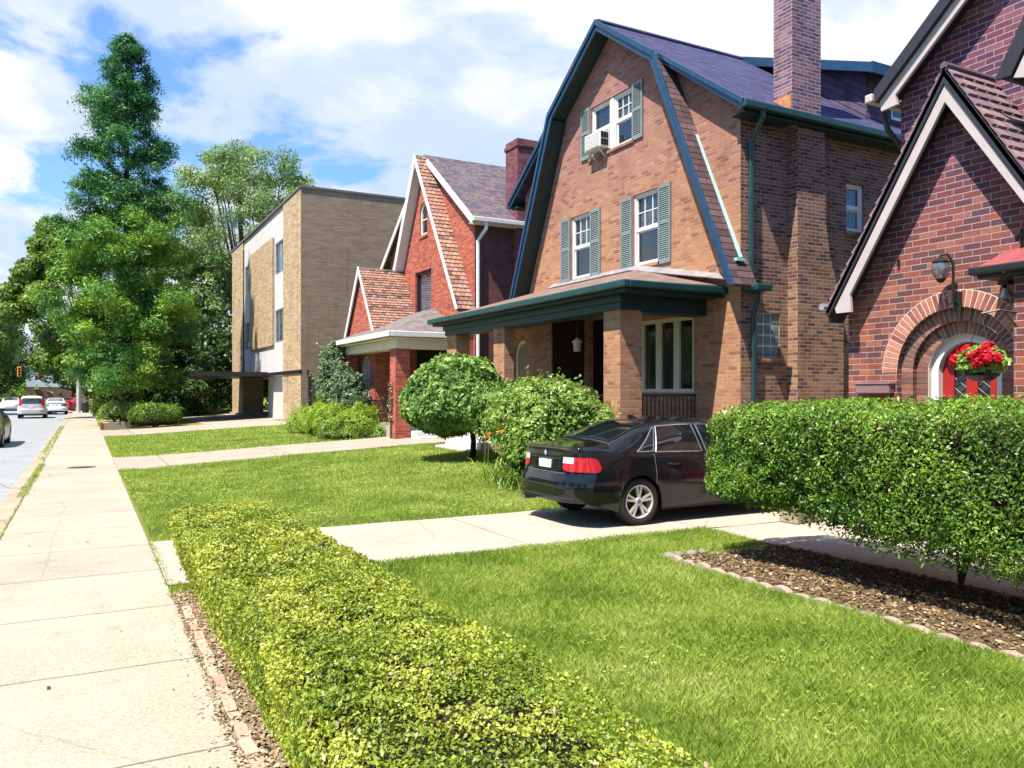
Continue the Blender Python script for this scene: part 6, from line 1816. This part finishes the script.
    # wheels
    for w in (c['wheel_r'], c['wheel_f']):
        for sg in (-1, 1):
            x = w - L / 2; R = c['R']; yo = sg * .885; yi = sg * .67
            wh = MB(); prof = [(R * .70, yi), (R * .93, yi), (R, yi + sg * .03), (R, yo - sg * .035), (R * .965, yo - sg * .006), (R * .85, yo + sg * .004), (R * .70, yo - sg * .012), (R * .69, yo - sg * .03)]
            wh.lathe(prof, (x, 0, R), 'y', 40 if detail else 18)
            wheel = wh.build('wheel', M['tyre'], t, local=True, smooth=True)
            if not detail:
                rm = MB(); rm.lathe([(.001, yo - sg * .01), (R * .69, yo - sg * .012)], (x, 0, R), 'y', 18); rm.build('rim', M['alloy'], wheel, local=True); continue
            rm = MB()
            rm.lathe([(R * .715, yo - sg * .016), (R * .70, yo - sg * .004), (R * .655, yo - sg * .012), (R * .64, yo - sg * .05), (R * .62, yo - sg * .16)], (x, 0, R), 'y', 40)
            for k in range(5):
                for q in (-1, 1):
                    a = 2 * PI * k / 5 + .3 + q * .17; a2 = 2 * PI * k / 5 + .3 + q * .31
                    p0 = (x + .045 * math.cos(a), R + .045 * math.sin(a)); p1 = (x + R * .66 * math.cos(a2 * .55 + (2 * PI * k / 5 + .3) * .45), R + R * .66 * math.sin(a2 * .55 + (2 * PI * k / 5 + .3) * .45))
                    d = Vector((p1[0] - p0[0], p1[1] - p0[1])).normalized(); nrm = Vector((-d.y, d.x)); w0, w1 = .014, .017
                    A = [(p0[0] + nrm.x * w0, yo - sg * .028, p0[1] + nrm.y * w0), (p1[0] + nrm.x * w1, yo - sg * .014, p1[1] + nrm.y * w1), (p1[0] - nrm.x * w1, yo - sg * .014, p1[1] - nrm.y * w1), (p0[0] - nrm.x * w0, yo - sg * .028, p0[1] - nrm.y * w0)]
                    B = [(p[0], p[1] - sg * .03, p[2]) for p in A]
                    rm.mesh(A + B, [(0, 1, 2, 3), (7, 6, 5, 4), (0, 4, 5, 1), (1, 5, 6, 2), (2, 6, 7, 3), (3, 7, 4, 0)])
            rm.lathe([(.001, yo - sg * .018), (.052, yo - sg * .020), (.06, yo - sg * .035), (.06, yo - sg * .06)], (x, 0, R), 'y', 20)
            rm.build('rim', M['alloy'], wheel, local=True)
            hb = MB(); hb.lathe([(.001, yo - sg * .015), (.030, yo - sg * .0165)], (x, 0, R), 'y', 16); hb.build('hub_badge', solid('hub badge', (.06, .16, .42), .3), wheel, local=True)
            bk = MB(); bk.lathe([(.001, yo - sg * .12), (R * .63, yo - sg * .12)], (x, 0, R), 'y', 24); bk.build('brake_disc', M['plastic'], wheel, local=True)
    # plate
    if plate:
        z0, z1 = (.755, .865) if c is SEDAN else (.78, .9)
        mb = MB(); mb.box(warp(0, 0, .8) - .016, warp(0, 0, .8) + .02, -.155, .155, z0, z1); mb.build('number_plate', M['plate'], t, local=True, bevel=.004)
    if detail:
        # boot lid seam, recess surround, handles, door seams, strip, mirrors, fin, exhausts
        mb = MB()
        for z in (.705,):
            mb.tube([(warp(0, y, z) - .004, y, z) for y in np.linspace(-.50, .50, 13)], .0055, 5)
        mb.tube([(warp(0, y, 1.035) + -.003, y, 1.035) for y in np.linspace(-.60, .60, 13)], .006, 5)
        for sg in (-1, 1):
            for s in (1.30, 2.20, 3.20):
                pts = []
                for i in range(14):
                    z = max(.26, zlow(s)) + (ip(s, c['zb']) - max(.26, zlow(s))) * i / 13; pts.append((warp(s, side_w(s, z), z), sg * (side_w(s, z) + .0005), z))
                mb.tube(pts, .004, 4)
        mb.build('panel_gap', M['seat'], t, local=True)
        mb = MB(); mb.tube([(warp(0, y, .885) - .010, y, .885) for y in np.linspace(-.40, .40, 9)], .008, 6); mb.tube([(warp(0, y, .735) - .010, y, .735) for y in np.linspace(-.36, .36, 9)], .006, 6)
        mb.build('boot_trim', M['paint_black'] if paint is M['paint_black'] else M['plastic'], t, local=True)
        mb = MB(); G = [[(warp(0, y, z) - .007, y, z) for y in np.linspace(-.72, .72, 19)] for z in (.375, .39, .405)]; mb.grid(G, flip=True); mb.build('bumper_strip', M['lead'], t, local=True)
        mb = MB(); mb.lathe([(.001, warp(0, 0, .95) - .016), (.036, warp(0, 0, .95) - .012)], (0, 0, .955), 'x', 18); mb.build('boot_badge', solid('boot badge', (.25, .32, .48), .3), t, local=True)
        for sg in (-1, 1):
            for s in (1.62, 2.55):
                mb = MB(); z = .80; y = side_w(s, z)
                mb.tube([(s - L / 2 - .10, sg * (y + .005), z), (s - L / 2 - .07, sg * (y + .024), z + .004), (s - L / 2 + .07, sg * (y + .024), z + .006), (s - L / 2 + .10, sg * (y + .005), z + .004)], .012, 7); mb.build('door_handle', paint, t, local=True, smooth=True)
            mb = MB(); s = 3.05; y = side_w(s, .92)
            mb.lathe([(.001, -.05), (.06, -.045), (.085, 0), (.07, .06), (.001, .075)], (s - L / 2, sg * (y + .10), .985), 'x', 14); mb.tube([(s - L / 2, sg * (y - .06), .93), (s - L / 2, sg * (y + .06), .96)], .02, 6); mb.build('mirror', paint, t, local=True, smooth=True)
        mb = MB(); x = 1.55 - L / 2
        mb.mesh([(x - .06, -.022, 1.40), (x + .09, -.022, 1.405), (x + .09, .022, 1.405), (x - .06, .022, 1.40), (x - .075, 0, 1.455), (x + .02, 0, 1.442)], [(0, 1, 5, 4), (2, 3, 4, 5), (1, 2, 5), (3, 0, 4)]); mb.build('antenna_fin', paint, t, local=True)
        mb = MB()
        for y in (.52, .60): mb.tube([(-L / 2 + .03, y, .29), (-L / 2 + .22, y, .29)], .032, 10)
        mb.build('exhaust_pipe', M['chrome'], t, local=True)
        # seats glimpsed through the glass
        mb = MB()
        for (s, yy) in ((1.35, -.36), (1.35, .36), (2.25, -.36), (2.25, .36)):
            mb.box(s - L / 2 - .06, s - L / 2 + .05, yy - .12, yy + .12, 1.02, 1.22)
        mb.build('headrest', M['seat'], t, local=True, bevel=.04)
    return t

CY, CX = 9.50, 5.52 + 2.26
make_car(SEDAN, 'parked_car', 'glossy black four door sedan parked on the pale driveway, tail towards the sidewalk', M['paint_black'], (CX, CY, .016), 0.)
RZ_ = -.12
CG = 'cars along the street'
make_car(SEDAN, 'oncoming_car', 'bronze car cut by the left picture edge with green reflections in its roof', M['paint_bronze'], (-3.35, 34.4, RZ_), rad(-90), False, CG)
make_car(SUV, 'suv_car', 'silver sport utility car driving away in the near lane', M['paint_silver'], (-3.35, 69.5, RZ_), rad(90), False, CG)
make_car(SEDAN, 'sedan_car', 'white sedan parked at the kerb far down the street', M['paint_white'], (-2.15, 80., RZ_), rad(90), False, CG)
make_car(SEDAN, 'sedan_car', 'red sedan turning at the far corner beside the white pole', M['paint_red'], (-.8, 88.5, RZ_), rad(60), False, CG)
make_car(SEDAN, 'sedan_car', 'dark blue car half hidden behind the silver car', M['paint_blue'], (-3.5, 84.5, RZ_), rad(90), False, CG)
make_car(SEDAN, 'sedan_car', 'white sedan on the far left side of the street', M['paint_white'], (-6.6, 97., RZ_), rad(-90), False, CG)

# ------------------------------------------------------------------ far end of the street
def far_street():
    p = thing('utility_pole', 'pale wooden utility pole at the far sidewalk end', 'pole', (-.42, 79.5, 0))
    mb = MB(); mb.tube([(-.42, 79.5, -.1), (-.42, 79.5, 8.6)], [.17, .12], 10); mb.build('post', M['panel_white'], p)
    mb = MB(); mb.box(-1.5, .7, 79.45, 79.55, 8.0, 8.12); mb.build('crossarm', M['bark'], p)
    b = MB(); b.lathe([(.001, 0), (.26, 0), (.30, .85), (.31, .86), (.15, 1.0), (.001, 1.02)], (.12, 78.6, 0), 'z', 14)
    tag(b.build('trash_bin', M['iron']), 'dark trash bin beside the white pole', 'trash bin')
    def signal(x, y, z, mat, lab):
        t = thing('traffic_light', lab, 'traffic light', (x, y, z))
        mb = MB(); mb.box(x - .22, x + .22, y - .15, y + .15, z - .62, z + .62); mb.build('housing', mat, t, bevel=.04)
        for i, m in enumerate((M['tail_red'], M['plastic'], M['plastic'])):
            mb = MB(); mb.lathe([(.001, y - .17), (.13, y - .165)], (x, 0, z + .38 - .38 * i), 'y', 14); o = mb.build('lamp', m, t)
            v = MB(); v.lathe([(.15, y - .155), (.15, y - .34)], (x, 0, z + .38 - .38 * i), 'y', 12); v.build('visor', mat, o)
        mb = MB(); mb.tube([(x, y, z + .62), (x, y, z + .98)], .04, 6); mb.build('hanger', M['iron'], t)
    amber = solid('amber signal paint', (.62, .30, .03), .5)
    signal(-7.15, 117.5, 4.35, amber, 'yellow traffic light hanging over the left lane of the street')
    signal(-4.95, 118., 4.05, solid('red signal paint', (.40, .09, .06), .5), 'reddish traffic light hanging over the middle of the street')
    w = MB(); w.tube([(-14, 117.5, 5.6), (-7.15, 117.5, 5.33), (-4.95, 118, 5.03), (1.5, 118, 5.6)], .025, 5)
    tag(w.build('span_wire', M['iron']), 'thin wire carrying the traffic lights across the street', 'wire')
    q = MB(); q.tube([(-10.1, 117.5, -.1), (-10.1, 117.5, 5.9)], [.13, .09], 8)
    tag(q.build('signal_pole', M['fence']), 'dark slim signal pole on the far kerb', 'pole')
    h = thing('pale_house', 'distant pale blue white house above a brick ground floor at the street end', 'house', (-4.2, 150, 0))
    mb = MB(); x0, x1, y0, y1 = -8.2, .4, 150, 160
    wall(mb, 'y', y0, [(x0, 2.6), (x1, 2.6), (x1, 6.6), (x0, 6.6)], [rect(x0 + 1.2 + 2.5 * i, x0 + 2.3 + 2.5 * i, 3.6, 5.4) for i in range(3)], .12)
    mb.face([(x0, y0, 2.6), (x0, y0, 6.6), (x0, y1, 6.6), (x0, y1, 2.6)]); mb.face([(x1, y0, 2.6), (x1, y1, 2.6), (x1, y1, 6.6), (x1, y0, 6.6)]); mb.build('wall', solid('pale blue siding', (.55, .60, .68), .7), h)
    mb = MB(); mb.box(x0 + .02, x1 - .02, y0 + .02, y1, 0, 2.6); mb.build('brick_base', solid('muted brick', (.16, .085, .065), .9, vary=.3), h)
    mb = MB(); mb.slab([(x0 - .3, y0 - .4, 6.5), (x1 + .3, y0 - .4, 6.5), (x1 + .3, 155, 9.4), (x0 - .3, 155, 9.4)], .15); mb.build('roof', M['roof_asphalt'], h)
    for i in range(3): window(h, 'y', y0, x0 + 1.2 + 2.5 * i, x0 + 2.3 + 2.5 * i, 3.6, 5.4, .1, 'white', 1, 1, 0, None, .1)
far_street()
